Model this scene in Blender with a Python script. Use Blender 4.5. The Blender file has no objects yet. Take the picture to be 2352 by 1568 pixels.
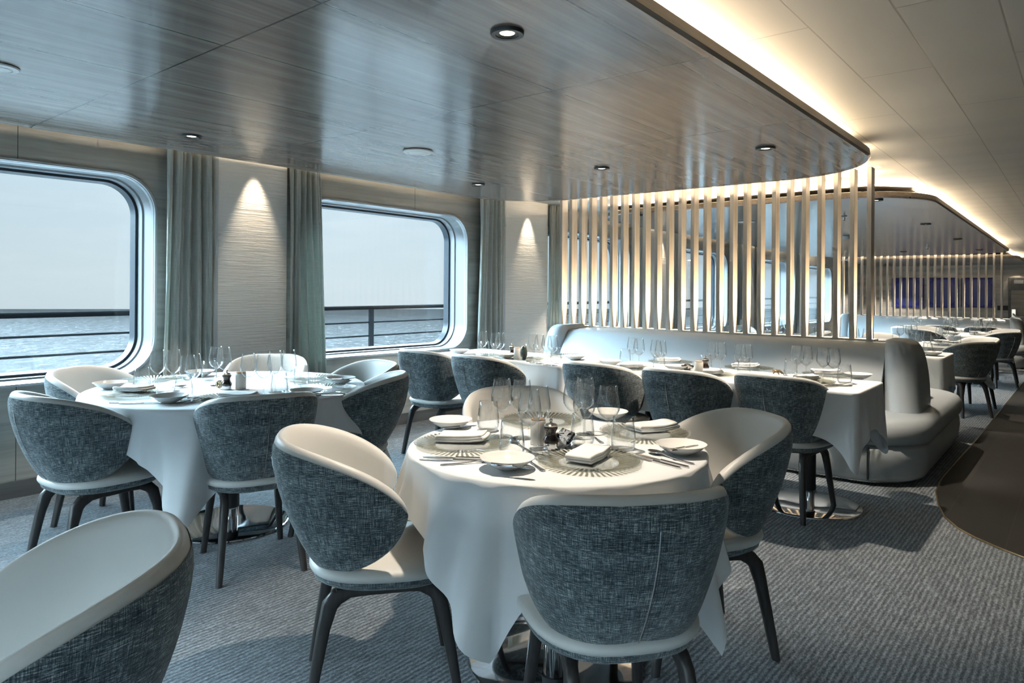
import bpy, bmesh, math, random
from mathutils import Vector, Matrix
random.seed(7)
S = bpy.context.scene
COL = S.collection
PI = math.pi
R = math.radians
# ------------------------------------------------------------------ camera model (2352x1568 frame)
F = 1600.0; YAW = R(39.5); ROLL = R(0.4); CX = 1176.0; HY = 660.0; H = 1.34
fw = Vector((-math.sin(YAW), math.cos(YAW), 0)); rt = Vector((math.cos(YAW), math.sin(YAW), 0))
def ray(px, py):
    u = px - CX; v = py - HY
    a = u*math.cos(ROLL) + v*math.sin(ROLL); b = -u*math.sin(ROLL) + v*math.cos(ROLL)
    return fw + rt*(a/F) + Vector((0, 0, -b/F))
def sheer(y):                      # the deck of the ship falls away gently towards its far end
    return -0.0016*max(0.0, min(y, 8.0) - 2.0)**2 - 0.0136*max(0.0, y - 8.0)
def at(px, py, z):
    r = ray(px, py); zz = z
    p = Vector((0, 0, H))
    for _ in range(8):
        p = Vector((0, 0, H)) + r*((zz - H)/r.z)
        zz = z + sheer(p.y)
    return p
# ------------------------------------------------------------------ node helpers
def mat(name):
    m = bpy.data.materials.new(name); m.use_nodes = True
    nt = m.node_tree
    for n in list(nt.nodes): nt.nodes.remove(n)
    return m, nt
class NT:
    def __init__(s, nt): s.nt = nt
    def n(s, t, ins=None, **kw):
        d = s.nt.nodes.new(t)
        for k, v in kw.items(): setattr(d, k, v)
        if ins:
            for k, v in ins.items():
                if isinstance(v, bpy.types.NodeSocket): s.nt.links.new(v, d.inputs[k])
                else: d.inputs[k].default_value = v
        return d
    def math(s, op, a, b=None, c=None):
        d = s.nt.nodes.new('ShaderNodeMath'); d.operation = op
        for i, v in enumerate((a, b, c)):
            if v is None: continue
            if isinstance(v, bpy.types.NodeSocket): s.nt.links.new(v, d.inputs[i])
            else: d.inputs[i].default_value = v
        return d.outputs[0]
    def mix(s, f, a, b):
        d = s.nt.nodes.new('ShaderNodeMix'); d.data_type = 'RGBA'
        for i, v in ((0, f), (6, a), (7, b)):
            if isinstance(v, bpy.types.NodeSocket): s.nt.links.new(v, d.inputs[i])
            else:
                d.inputs[i].default_value = v if i == 0 else (v if len(v) == 4 else (*v, 1))
        return d.outputs[2]
    def ramp(s, f, stops):
        d = s.nt.nodes.new('ShaderNodeValToRGB'); e = d.color_ramp.elements
        while len(e) < len(stops): e.new(0.5)
        for q, (p, c) in zip(e, stops):
            q.position = p; q.color = c if len(c) == 4 else (*c, 1)
        s.nt.links.new(f, d.inputs[0]); return d.outputs[0]
    def pos(s): return s.n('ShaderNodeNewGeometry').outputs['Position']
    def obj(s): return s.n('ShaderNodeTexCoord').outputs['Object']
    def uv(s): return s.n('ShaderNodeTexCoord').outputs['UV']
    def mapping(s, v, scale=(1, 1, 1), rot=(0, 0, 0), loc=(0, 0, 0)):
        return s.n('ShaderNodeMapping', {'Vector': v, 'Scale': scale, 'Rotation': rot, 'Location': loc}).outputs[0]
    def noise(s, v, scale=5, detail=3, rough=.5, dist=0):
        return s.n('ShaderNodeTexNoise', {'Vector': v, 'Scale': scale, 'Detail': detail, 'Roughness': rough, 'Distortion': dist}).outputs[0]
    def bump(s, h, strength=.3, dist=.01):
        return s.n('ShaderNodeBump', {'Height': h, 'Strength': strength, 'Distance': dist}).outputs[0]
    def sep(s, v): return s.n('ShaderNodeSeparateXYZ', {0: v}).outputs
    def out(s, sh): s.nt.links.new(sh, s.n('ShaderNodeOutputMaterial').inputs[0])
    def bsdf(s, color, rough=.5, metal=0, **kw):
        ins = {'Base Color': color if isinstance(color, bpy.types.NodeSocket) else (*color, 1), 'Roughness': rough, 'Metallic': metal}
        ins.update(kw)
        b = s.n('ShaderNodeBsdfPrincipled', ins); s.out(b.outputs[0]); return b
M = {}
def simple(name, color, rough=.5, metal=0, **kw):
    m, nt = mat(name); NT(nt).bsdf(color, rough, metal, **kw); M[name] = m; return m
simple('white_ceramic', (.78, .78, .76), .12, **{'Coat Weight': .3})
simple('chrome', (.75, .76, .78), .06, 1)
simple('steel', (.62, .62, .62), .16, 1)
simple('dark_metal', (.03, .033, .035), .35, .6)
simple('black', (.012, .013, .015), .5)
simple('gasket', (.012, .02, .03), .45)
simple('reveal', (.19, .20, .208), .45)
simple('rim', (.38, .40, .415), .15, **{'Coat Weight': .6})
simple('white_paint', (.72, .72, .70), .5)
simple('brass', (.55, .42, .22), .3, 1)
simple('mill_wood', (.022, .012, .008), .22, **{'Coat Weight': .5})
simple('mill_cap', (.62, .58, .52), .18, 1)
simple('salt_white', (.72, .70, .66), .35)
simple('lid_wood', (.35, .22, .12), .5)
simple('bronze', (.22, .16, .09), .35, .8)
simple('rail_paint', (.0015, .0018, .0022), .7, **{'Specular IOR Level': .02})
simple('rail_tube', (.004, .0047, .0054), .7, **{'Specular IOR Level': .02})
simple('plastic_white', (.7, .7, .68), .4)
simple('outer_hull', (.6, .62, .63), .6)
simple('deck_grey', (.35, .37, .38), .7)
simple('trim_grey', (.46, .50, .52), .5)
def emis(name, col, st):
    m, nt = mat(name); t = NT(nt); t.out(t.n('ShaderNodeEmission', {'Color': (*col, 1), 'Strength': st}).outputs[0]); M[name] = m
emis('lamp_glow', (1, .80, .55), 9)
emis('sign_lit', (.85, .95, .9), .5)

def leather(name, col):
    m, nt = mat(name); t = NT(nt)
    n = t.noise(t.obj(), 260, 2); n2 = t.noise(t.obj(), 6, 2)
    c = t.mix(n2, tuple(x*.96 for x in col), tuple(min(1, x*1.04) for x in col))
    t.bsdf(c, .42, 0, Normal=t.bump(n, .08, .002), **{'Specular IOR Level': .4}); M[name] = m
leather('leather', (.62, .62, .595))
leather('leather_tan', (.62, .55, .42))
leather('banquette', (.40, .44, .465))

def weave(name):
    m, nt = mat(name); t = NT(nt); uv = t.uv()
    a = t.noise(t.mapping(uv, (26, 400, 1)), 1, 3, .65)      # weft slubs
    b = t.noise(t.mapping(uv, (360, 22, 1)), 1, 3, .65)      # warp slubs
    c = t.noise(t.mapping(uv, (300, 300, 1)), 1, 2, .6)
    s = t.math('ADD', t.math('MULTIPLY', a, .46), t.math('ADD', t.math('MULTIPLY', b, .34), t.math('MULTIPLY', c, .20)))
    big = t.noise(t.mapping(uv, (6, 26, 1)), 1, 2)
    s2 = t.math('ADD', s, t.math('MULTIPLY', t.math('SUBTRACT', big, .5), .12))
    col = t.ramp(s2, [(.385, (.014, .021, .026)), (.465, (.055, .077, .088)), (.525, (.14, .172, .182)), (.615, (.52, .57, .56))])
    t.bsdf(col, .9, 0, Normal=t.bump(s, .45, .003), **{'Sheen Weight': .25, 'Specular IOR Level': .15}); M[name] = m
weave('weave')

def linen(name, col, sc=900, sh=.2):
    m, nt = mat(name); t = NT(nt); o = t.obj()
    n = t.noise(t.mapping(o, (1, 1, 1)), sc, 1)
    n2 = t.noise(o, 9, 3)
    c = t.mix(n2, tuple(x*.97 for x in col), col)
    b = t.math('ADD', t.math('MULTIPLY', n, .1), n2)
    t.bsdf(c, .85, 0, Normal=t.bump(b, .10, .01), **{'Sheen Weight': sh, 'Specular IOR Level': .2}); M[name] = m
linen('cloth', (.74, .765, .78))
linen('napkin', (.78, .78, .77), 700)

def curtain():
    m, nt = mat('curtain'); t = NT(nt); o = t.obj()
    a = t.noise(t.mapping(o, (300, 300, 14)), 1, 2); b = t.noise(t.mapping(o, (10, 10, 420)), 1, 2)
    s = t.math('ADD', t.math('MULTIPLY', a, .5), t.math('MULTIPLY', b, .5))
    c = t.ramp(s, [(.3, (.46, .475, .44)), (.7, (.64, .655, .61))])
    d = t.n('ShaderNodeBsdfDiffuse', {'Color': c, 'Normal': t.bump(s, .2, .003)})
    tr = t.n('ShaderNodeBsdfTranslucent', {'Color': (.46, .52, .47, 1)})
    mx = t.n('ShaderNodeMixShader', {0: .28, 1: d.outputs[0], 2: tr.outputs[0]})
    t.out(mx.outputs[0]); M['curtain'] = m
curtain()

def dark_leg():
    m, nt = mat('dark_wood'); t = NT(nt); o = t.obj()
    n = t.noise(t.mapping(o, (90, 90, 6)), 1, 3)
    t.bsdf(t.ramp(n, [(.3, (.016, .015, .015)), (.7, (.036, .032, .031))]), .42); M['dark_wood'] = m
dark_leg()

def wood(name, grain, c0, c1, c2, rough, axis='y', seams=None, coat=0.0, spec=.5):
    m, nt = mat(name); t = NT(nt); p = t.pos()
    sc = {'y': (11, .55, 11), 'z': (16, 16, .8), 'zy': (9, .5, 9), 'x': (.55, 11, 11)}[axis]
    n = t.noise(t.mapping(p, sc), grain, 5, .6, .25)
    f = t.noise(t.mapping(p, tuple(x*5 for x in sc)), grain, 3, .6)
    s = t.math('ADD', t.math('MULTIPLY', n, .72), t.math('MULTIPLY', f, .28))
    c = t.ramp(s, [(.33, c0), (.5, c1), (.66, c2)])
    if seams:
        x0, dx, y0, dy, w = seams
        xyz = t.sep(p)
        def line(v, o, d):
            q = t.math('FRACT', t.math('DIVIDE', t.math('SUBTRACT', v, o), d))
            q = t.math('ABSOLUTE', t.math('SUBTRACT', q, .5))
            return t.math('GREATER_THAN', q, .5 - w/d)
        g = line(xyz[1], y0, dy)
        if dx: g = t.math('MAXIMUM', line(xyz[0], x0, dx), g)
        c = t.mix(g, c, (.02, .02, .02))
        h = t.math('SUBTRACT', t.math('MULTIPLY', s, .02), g)
        nb = t.bump(h, .25, .003)
    else: nb = t.bump(s, .05, .003)
    t.bsdf(c, rough, 0, Normal=nb, **{'Coat Weight': coat, 'Coat Roughness': rough*.9, 'Specular IOR Level': spec}); M[name] = m
wood('wood_ceiling', 1.0, (.14, .113, .097), (.20, .167, .146), (.275, .235, .207), .2, 'y', (-1.95, .645, 1.37, 1.29, .0038), .0, .5)
wood('wood_fascia', 1.0, (.13, .105, .085), (.20, .165, .135), (.27, .23, .19), .4, 'y')
wood('wood_wall', 1.0, (.23, .225, .20), (.32, .315, .285), (.41, .40, .37), .5, 'zy', (0, 0, .28, 1.12, .002))
wood('wood_slat', 1.0, (.31, .29, .26), (.42, .395, .36), (.53, .505, .47), .55, 'z')
wood('wood_end', 1.0, (.27, .26, .235), (.40, .385, .35), (.52, .50, .46), .5, 'x')
wood('wood_door', 1.0, (.24, .22, .19), (.34, .31, .27), (.43, .39, .34), .45, 'x')
wood('base_dark', 1.0, (.07, .072, .07), (.10, .10, .098), (.13, .13, .125), .5, 'y')

def white_ceiling():
    m, nt = mat('white_ceiling'); t = NT(nt); p = t.pos(); xyz = t.sep(p)
    v = t.n('ShaderNodeCombineXYZ', {0: xyz[1], 1: xyz[0], 2: 0.0}).outputs[0]
    v = t.mapping(v, loc=(-2.93+.0, .87, 0))
    br = t.n('ShaderNodeTexBrick', {'Vector': v, 'Scale': 1.0, 'Mortar Size': .0035, 'Mortar Smooth': .1, 'Brick Width': 1.72, 'Row Height': .31,
             'Color1': (.37, .375, .35, 1), 'Color2': (.37, .375, .35, 1), 'Mortar': (.22, .22, .20, 1)}, offset=.5)
    vo = t.n('ShaderNodeTexVoronoi', {'Vector': p, 'Scale': 170.0, 'Randomness': 0.0})
    dots = t.math('LESS_THAN', vo.outputs['Distance'], .30)
    c = t.mix(t.math('MULTIPLY', dots, .35), br.outputs[0], (.18, .18, .17))
    t.bsdf(c, .55, 0, Normal=t.bump(t.math('SUBTRACT', 1.0, br.outputs['Fac']), .4, .004)); M['white_ceiling'] = m
white_ceiling()

def carpet():
    m, nt = mat('carpet'); t = NT(nt); p = t.pos(); xyz = t.sep(p)
    wob = t.math('MULTIPLY', t.noise(t.mapping(p, (2, 6, 1)), 4, 2), .012)
    rib = t.math('SINE', t.math('MULTIPLY', t.math('ADD', xyz[0], wob), 2*PI/.021))
    rib = t.math('ADD', t.math('MULTIPLY', rib, .5), .5)
    n1 = t.noise(t.mapping(p, (170, 70, 100)), 1, 3, .7)
    n2 = t.noise(t.mapping(p, (60, 12, 60)), 1, 2, .6)
    s = t.math('ADD', t.math('MULTIPLY', rib, .14), t.math('ADD', t.math('MULTIPLY', n1, .62), t.math('MULTIPLY', n2, .30)))
    c = t.ramp(s, [(.31, (.026, .030, .034)), (.5, (.108, .121, .133)), (.72, (.33, .36, .38))])
    t.bsdf(c, .95, 0, Normal=t.bump(s, .7, .006), **{'Specular IOR Level': .1, 'Sheen Weight': .1}); M['carpet'] = m
carpet()

def tile():
    m, nt = mat('dark_tile'); t = NT(nt); p = t.pos()
    br = t.n('ShaderNodeTexBrick', {'Vector': t.mapping(p, rot=(0, 0, R(90))), 'Scale': 1.0, 'Mortar Size': .002, 'Brick Width': 1.2, 'Row Height': .32,
             'Color1': (.020, .020, .019, 1), 'Color2': (.027, .026, .024, 1), 'Mortar': (.045, .042, .038, 1)})
    n = t.noise(t.mapping(p, (40, 4, 1)), 1, 4)
    c = t.mix(t.math('MULTIPLY', n, .5), br.outputs[0], (.012, .012, .012))
    t.bsdf(c, .6, 0, **{'Specular IOR Level': .2},  Normal=t.bump(n, .1, .003)); M['dark_tile'] = m
tile()

def plaster():
    m, nt = mat('plaster'); t = NT(nt); p = t.pos()
    a = t.noise(t.mapping(p, (3, 3.2, 85)), 1, 4, .6, .3)
    b = t.noise(t.mapping(p, (6, 9, 26)), 1, 3, .65)
    mask = t.ramp(t.noise(t.mapping(p, (2, 1.5, 6)), 1, 2), [(.5, (0, 0, 0)), (.66, (1, 1, 1))])
    h = t.math('ADD', a, t.math('MULTIPLY', t.math('MULTIPLY', b, mask), .8))
    t.bsdf((.74, .725, .69), .75, 0, Normal=t.bump(h, .55, .012)); M['plaster'] = m
plaster()

def thin_glass(name, tint=(.985, .99, .99), edge=(.50, .55, .57), rough=0.0, base=.05):
    m, nt = mat(name); t = NT(nt)
    lw = t.n('ShaderNodeLayerWeight', {'Blend': .5})
    e = t.math('POWER', lw.outputs['Facing'], 3.0)
    c = t.mix(e, tint, edge)
    fr = t.math('ADD', t.math('MULTIPLY', t.math('POWER', lw.outputs['Facing'], 3.4), .95), base)
    tr = t.n('ShaderNodeBsdfTransparent', {'Color': c})
    gl = t.n('ShaderNodeBsdfGlossy', {'Color': (1, 1, 1, 1), 'Roughness': rough})
    mx = t.n('ShaderNodeMixShader', {0: fr, 1: tr.outputs[0], 2: gl.outputs[0]})
    t.out(mx.outputs[0]); M[name] = m
thin_glass('glass'); thin_glass('stem_glass', (.96, .97, .97), (.30, .34, .36), 0.0, .10); thin_glass('pane', (.97, .985, .99), (.85, .9, .92), 0.0, .015)
def solid_glass(name, col):
    m, nt = mat(name); t = NT(nt)
    t.bsdf(col, .03, 0, **{'Transmission Weight': 1.0, 'IOR': 1.5}); M[name] = m
solid_glass('crystal', (.62, .64, .66)); solid_glass('amber_glass', (.75, .62, .42))

def charger():
    m, nt = mat('charger_glass'); t = NT(nt); o = t.obj(); x = t.sep(o)
    ang = t.math('ARCTAN2', x[1], x[0])
    rad = t.math('SQRT', t.math('ADD', t.math('MULTIPLY', x[0], x[0]), t.math('MULTIPLY', x[1], x[1])))
    st = t.math('SINE', t.math('ADD', t.math('MULTIPLY', ang, 54.0), t.math('MULTIPLY', t.noise(o, 14, 1), 3.0)))
    st = t.math('GREATER_THAN', st, .05)
    zone = t.math('MULTIPLY', t.math('GREATER_THAN', rad, .098), t.math('LESS_THAN', rad, .166))
    f = t.math('MULTIPLY', st, zone)
    c = t.mix(f, (.975, .985, .98), (.50, .49, .40))
    tr = t.n('ShaderNodeBsdfTransparent', {'Color': c})
    nb = t.bump(t.math('MULTIPLY', t.math('SINE', t.math('MULTIPLY', ang, 54.0)), zone), .5, .004)
    gl = t.n('ShaderNodeBsdfGlossy', {'Color': (1, 1, 1, 1), 'Roughness': .05, 'Normal': nb})
    lw = t.n('ShaderNodeLayerWeight', {'Blend': .5, 'Normal': nb})
    fr = t.math('ADD', t.math('MULTIPLY', t.math('POWER', lw.outputs['Facing'], 4.0), .8), .05)
    mx = t.n('ShaderNodeMixShader', {0: fr, 1: tr.outputs[0], 2: gl.outputs[0]})
    t.out(mx.outputs[0]); M['charger_glass'] = m
charger()

def art():
    m, nt = mat('blue_relief'); t = NT(nt); o = t.obj(); x = t.sep(o)
    rad = t.math('SQRT', t.math('ADD', t.math('MULTIPLY', x[0], x[0]), t.math('MULTIPLY', x[2], x[2])))
    ring = t.math('MULTIPLY', t.math('GREATER_THAN', rad, .36), t.math('LESS_THAN', rad, .45))
    sp = t.math('GREATER_THAN', t.noise(o, 26, 3), .62)
    c = t.mix(ring, (.035, .05, .22), (.012, .02, .20))
    c = t.mix(t.math('MULTIPLY', sp, t.math('GREATER_THAN', rad, .40)), c, (.10, .11, .34))
    t.bsdf(c, .4, 0, Normal=t.bump(t.math('MAXIMUM', ring, sp), .6, .02)); M['blue_relief'] = m
art()
def stone(name, c0, c1, c2, sc, rough):
    m, nt = mat(name); t = NT(nt); n = t.noise(t.obj(), sc, 4, .6, .8)
    t.bsdf(t.ramp(n, [(.35, c0), (.5, c1), (.62, c2)]), rough, 0, Normal=t.bump(n, .3, .01)); M[name] = m
stone('dark_stone', (.012, .018, .016), (.03, .04, .036), (.07, .085, .07), 30, .3)
stone('agate', (.012, .012, .014), (.03, .03, .032), (.75, .74, .7), 34, .15)

def sea():
    m, nt = mat('sea'); t = NT(nt); p = t.obj()
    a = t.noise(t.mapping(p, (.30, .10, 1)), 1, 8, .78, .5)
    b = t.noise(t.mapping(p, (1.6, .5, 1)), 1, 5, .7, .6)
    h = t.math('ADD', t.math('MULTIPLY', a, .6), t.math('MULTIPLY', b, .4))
    c = t.ramp(h, [(.44, (.0018, .002, .0022)), (.51, (.005, .0054, .0056)), (.55, (.010, .0105, .0106)), (.59, (.05, .05, .049))])  # pale stops paint sun glitter into the diffuse colour
    nb = t.bump(h, .8, .40)
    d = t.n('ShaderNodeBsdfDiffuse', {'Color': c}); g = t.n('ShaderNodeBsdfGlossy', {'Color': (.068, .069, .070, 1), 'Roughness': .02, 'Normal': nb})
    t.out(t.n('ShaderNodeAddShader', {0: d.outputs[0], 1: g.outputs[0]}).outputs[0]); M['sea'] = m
sea()
# ------------------------------------------------------------------ mesh helpers
def finish(bm, smooth=True, angle=40, deck=False):
    if deck:
        ys = [v.co.y for v in bm.verts]
        y = 3.0
        while y < max(ys):
            if y > min(ys):
                bmesh.ops.bisect_plane(bm, geom=bm.verts[:]+bm.edges[:]+bm.faces[:], plane_co=(0, y, 0), plane_no=(0, 1, 0))
            y += 1.0
        for v in bm.verts: v.co.z += sheer(v.co.y)
    return smooth, angle
def link(name, bm, material, parent=None, smooth=True, angle=40, deck=False, recalc=True):
    finish(bm, smooth, angle, deck)
    if recalc: bmesh.ops.recalc_face_normals(bm, faces=bm.faces[:])
    me = bpy.data.meshes.new(name); bm.to_mesh(me); bm.free()
    if smooth:
        for p in me.polygons: p.use_smooth = True
        me.set_sharp_from_angle(angle=R(angle))
    mm = material if isinstance(material, (list, tuple)) else [material]
    for q in mm: me.materials.append(M[q] if isinstance(q, str) else q)
    o = bpy.data.objects.new(name, me); COL.objects.link(o)
    if parent: o.parent = parent
    return o
def tag(o, label=None, cat=None, group=None, kind=None):
    if label: o['label'] = label
    if cat: o['category'] = cat
    if group: o['group'] = group
    if kind: o['kind'] = kind
    return o
def empty(name, loc=(0, 0, 0), rz=0):
    o = bpy.data.objects.new(name, None); COL.objects.link(o); o.location = loc; o.rotation_euler = (0, 0, rz)
    o.empty_display_size = .1; return o
def copy_tree(o, parent=None):
    c = o.copy(); COL.objects.link(c)
    if parent: c.parent = parent
    for ch in [x for x in KIDS.get(o.name, [])]: copy_tree(ch, c)
    return c
KIDS = {}
def reg(root):                        # remember children of a prototype
    def rec(o):
        KIDS[o.name] = [x for x in bpy.data.objects if x.parent == o]
        for k in KIDS[o.name]: rec(k)
    rec(root); return root
def box(bm, x0, x1, y0, y1, z0, z1, bevel=0, seg=2):
    vs = [bm.verts.new(p) for p in ((x0,y0,z0),(x1,y0,z0),(x1,y1,z0),(x0,y1,z0),(x0,y0,z1),(x1,y0,z1),(x1,y1,z1),(x0,y1,z1))]
    fs = [bm.faces.new([vs[i] for i in f]) for f in ((3,2,1,0),(4,5,6,7),(0,1,5,4),(1,2,6,5),(2,3,7,6),(3,0,4,7))]
    if bevel:
        es = {e for f in fs for e in f.edges}
        bmesh.ops.bevel(bm, geom=list(es), offset=bevel, segments=seg, affect='EDGES', profile=.5)
def lathe(bm, prof, seg=32, cx=0, cy=0, cz=0, close=False):
    rings = []
    for r, z in prof:
        if r < 1e-6: rings.append([bm.verts.new((cx, cy, cz+z))])
        else: rings.append([bm.verts.new((cx+r*math.cos(2*PI*i/seg), cy+r*math.sin(2*PI*i/seg), cz+z)) for i in range(seg)])
    for a, b in zip(rings[:-1], rings[1:]):
        for i in range(seg):
            j = (i+1) % seg
            q = []
            if len(a) == 1: q = [a[0], b[j], b[i]]
            elif len(b) == 1: q = [a[i], a[j], b[0]]
            else: q = [a[i], a[j], b[j], b[i]]
            if len(q) >= 3: bm.faces.new(q)
def tube(bm, pts, r, seg=8, caps=True):
    pts = [Vector(p) for p in pts]; rr = r if isinstance(r, (list, tuple)) else [r]*len(pts)
    rings = []
    for i, p in enumerate(pts):
        d = (pts[min(i+1, len(pts)-1)] - pts[max(i-1, 0)]).normalized()
        u = d.cross(Vector((0, 0, 1)))
        if u.length < 1e-3: u = Vector((1, 0, 0))
        u.normalize(); w = u.cross(d)
        rings.append([bm.verts.new(p + (u*math.cos(2*PI*k/seg)+w*math.sin(2*PI*k/seg))*rr[i]) for k in range(seg)])
    for a, b in zip(rings[:-1], rings[1:]):
        for k in range(seg): bm.faces.new((a[k], a[(k+1) % seg], b[(k+1) % seg], b[k]))
    if caps: bm.faces.new(rings[0][::-1]); bm.faces.new(rings[-1])
def loft(bm, rings, cap0=True, cap1=True, closed=True):
    vr = [[bm.verts.new(p) for p in r] for r in rings]
    n = len(vr[0])
    for a, b in zip(vr[:-1], vr[1:]):
        for k in range(n if closed else n-1): bm.faces.new((a[k], a[(k+1) % n], b[(k+1) % n], b[k]))
    if cap0: bm.faces.new(vr[0][::-1])
    if cap1: bm.faces.new(vr[-1])
    return vr
def rrect(x0, x1, y0, y1, r, n=8):
    r = min(r, (x1-x0)/2-1e-4, (y1-y0)/2-1e-4); out = []
    for cx, cy, a0 in ((x1-r, y1-r, 0), (x0+r, y1-r, 90), (x0+r, y0+r, 180), (x1-r, y0+r, 270)):
        for i in range(n+1):
            a = R(a0 + 90*i/n); out.append((cx+r*math.cos(a), cy+r*math.sin(a)))
    return out
def smoothstep(x): x = max(0, min(1, x)); return x*x*(3-2*x)
def interp(x, tab):
    if x <= tab[0][0]: return tab[0][1]
    for (a, b), (c, d) in zip(tab[:-1], tab[1:]):
        if x <= c:
            return b + (d-b)*(x-a)/(c-a)
    return tab[-1][1]
def cr(x, tab):                        # smooth (Catmull-Rom) table lookup
    n = len(tab)
    if x <= tab[0][0]: return tab[0][1]
    if x >= tab[-1][0]: return tab[-1][1]
    for i in range(n-1):
        if tab[i][0] <= x <= tab[i+1][0]:
            x0, y0 = tab[i]; x1, y1 = tab[i+1]
            m0 = (y1 - tab[i-1][1])/(x1 - tab[i-1][0]) if i > 0 else (y1-y0)/(x1-x0)
            m1 = (tab[i+2][1] - y0)/(tab[i+2][0] - x0) if i < n-2 else (y1-y0)/(x1-x0)
            h = x1-x0; t = (x-x0)/h
            return (2*t**3-3*t**2+1)*y0 + (t**3-2*t**2+t)*h*m0 + (-2*t**3+3*t**2)*y1 + (t**3-t**2)*h*m1
# ================================================================== SETTING
WX = -5.19; GX = -5.50; ZC = 2.40; ZW = 2.27; Y0 = -4.2; Y1 = 22.2; XR = 4.2
def struct(o): o['kind'] = 'structure'; return o
# floor
bm = bmesh.new(); box(bm, WX-.05, XR, Y0, Y1, -.12, 0)
struct(link('floor', bm, 'carpet', smooth=False, deck=True))
# dark walkway floor with a rounded end
pl = []
for px, py in ((2352, 1282), (2300, 1262), (2240, 1236), (2200, 1214), (2170, 1189), (2155, 1160), (2150, 1132), (2158, 1108)):
    p = at(px, py, 0); pl.append((p.x, p.y))
pl = [(XR, pl[0][1]-1.2), (1.2, pl[0][1]-.55)] + pl + [(-.80, 6.0), (-.79, 7.0)] + [(-.78, y) for y in range(8, 23)]
bm = bmesh.new()
tp = [bm.verts.new((x, y, .004)) for x, y in pl]; tr_ = [bm.verts.new((XR, y, .004)) for x, y in pl]
for i in range(len(pl)-1):
    try: bm.faces.new((tp[i], tp[i+1], tr_[i+1], tr_[i]))
    except ValueError: pass
bmesh.ops.remove_doubles(bm, verts=bm.verts[:], dist=1e-5)
struct(link('floor', bm, 'dark_tile', smooth=False, deck=True)).name = 'floor_walkway'
bm = bmesh.new(); tube(bm, [(x, y, .004) for x, y in pl[1:]], .005, 6)
struct(link('trim_1', bm, 'brass', deck=True))
# white ceiling
bm = bmesh.new(); box(bm, WX-.05, XR, Y0, Y1, ZC, ZC+.1)
struct(link('ceiling', bm, 'white_ceiling', smooth=False, deck=True))
# ---- windows
WIN_R = [-4.35+3.0, 2.23, 5.51, 8.98, 12.6, 16.05, 19.5]; WW = 2.06
WZ0, WZ1, WRAD = .715, 2.105, .25
holes = [(max(r-WW, Y0+.1), r) for r in WIN_R]
def holed(bm, x, y0, y1, z0, z1, a, b, c, d, r):
    def q(*p): bm.faces.new([bm.verts.new((x, yy, zz)) for yy, zz in p])
    q((y0, z0), (a, z0), (a, z1), (y0, z1)); q((b, z0), (y1, z0), (y1, z1), (b, z1))
    q((a, z0), (b, z0), (b, c), (a, c)); q((a, d), (b, d), (b, z1), (a, z1))
    pts = rrect(a, b, c, d, r, 10)
    for k, cn in enumerate(((b, d), (a, d), (a, c), (b, c))):
        arc = pts[k*11:(k+1)*11]
        for i in range(10):
            q(cn, arc[i], arc[i+1])
    bmesh.ops.remove_doubles(bm, verts=bm.verts[:], dist=1e-5)
bm = bmesh.new()
bounds = [Y0] + [(holes[i][1]+holes[i+1][0])/2 for i in range(len(holes)-1)] + [Y1]
for k, (a, b) in enumerate(holes):
    holed(bm, WX, bounds[k], bounds[k+1], 0, ZC, a, b, WZ0, WZ1, WRAD)
bmesh.ops.remove_doubles(bm, verts=bm.verts[:], dist=1e-5)
struct(link('wall_left', bm, 'wood_wall', smooth=False, deck=True))
for k, (a, b) in enumerate(holes):
    w = struct(empty('window_%d' % (k+1), (0, 0, 0)))
    n = 12
    def ring(x, g, r=WRAD): return [(x, y, z) for y, z in rrect(a-g, b+g, WZ0-g, WZ1+g, r+g, n)]
    bm = bmesh.new(); loft(bm, [ring(WX-.004, 0), ring(WX-.16, 0), ring(WX-.165, -.012), ring(GX, -.012)], False, False)
    link('window_reveal', bm, 'reveal', w, deck=True)
    bm = bmesh.new(); loft(bm, [ring(WX+.001, .022), ring(WX+.014, .020), ring(WX+.016, .004), ring(WX-.03, -.004), ring(WX-.032, .0)], False, False)
    link('window_rim', bm, 'rim', w, deck=True)
    bm = bmesh.new(); loft(bm, [ring(GX+.075, -.011), ring(GX+.075, -.030), ring(GX+.01, -.040), ring(GX+.01, -.011)], False, False)
    link('gasket', bm, 'gasket', w, deck=True)
    bm = bmesh.new(); loft(bm, [ring(GX+.02, -.012), ring(GX+.008, -.012)], True, True)
    link('pane', bm, 'pane', w, smooth=False, deck=True)
# hull skin outside and walls of the room
bm = bmesh.new()
for k, (a, b) in enumerate(holes):
    holed(bm, GX, bounds[k], bounds[k+1], -.3, 3, a+.012, b-.012, WZ0+.012, WZ1-.012, WRAD-.012)
struct(link('wall_hull', bm, 'outer_hull', smooth=False, deck=True))
bm = bmesh.new(); box(bm, WX-.05, XR, Y1, Y1+.1, -.3, ZC+.2)
struct(link('wall_far', bm, 'wood_end', smooth=False, deck=True))
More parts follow.
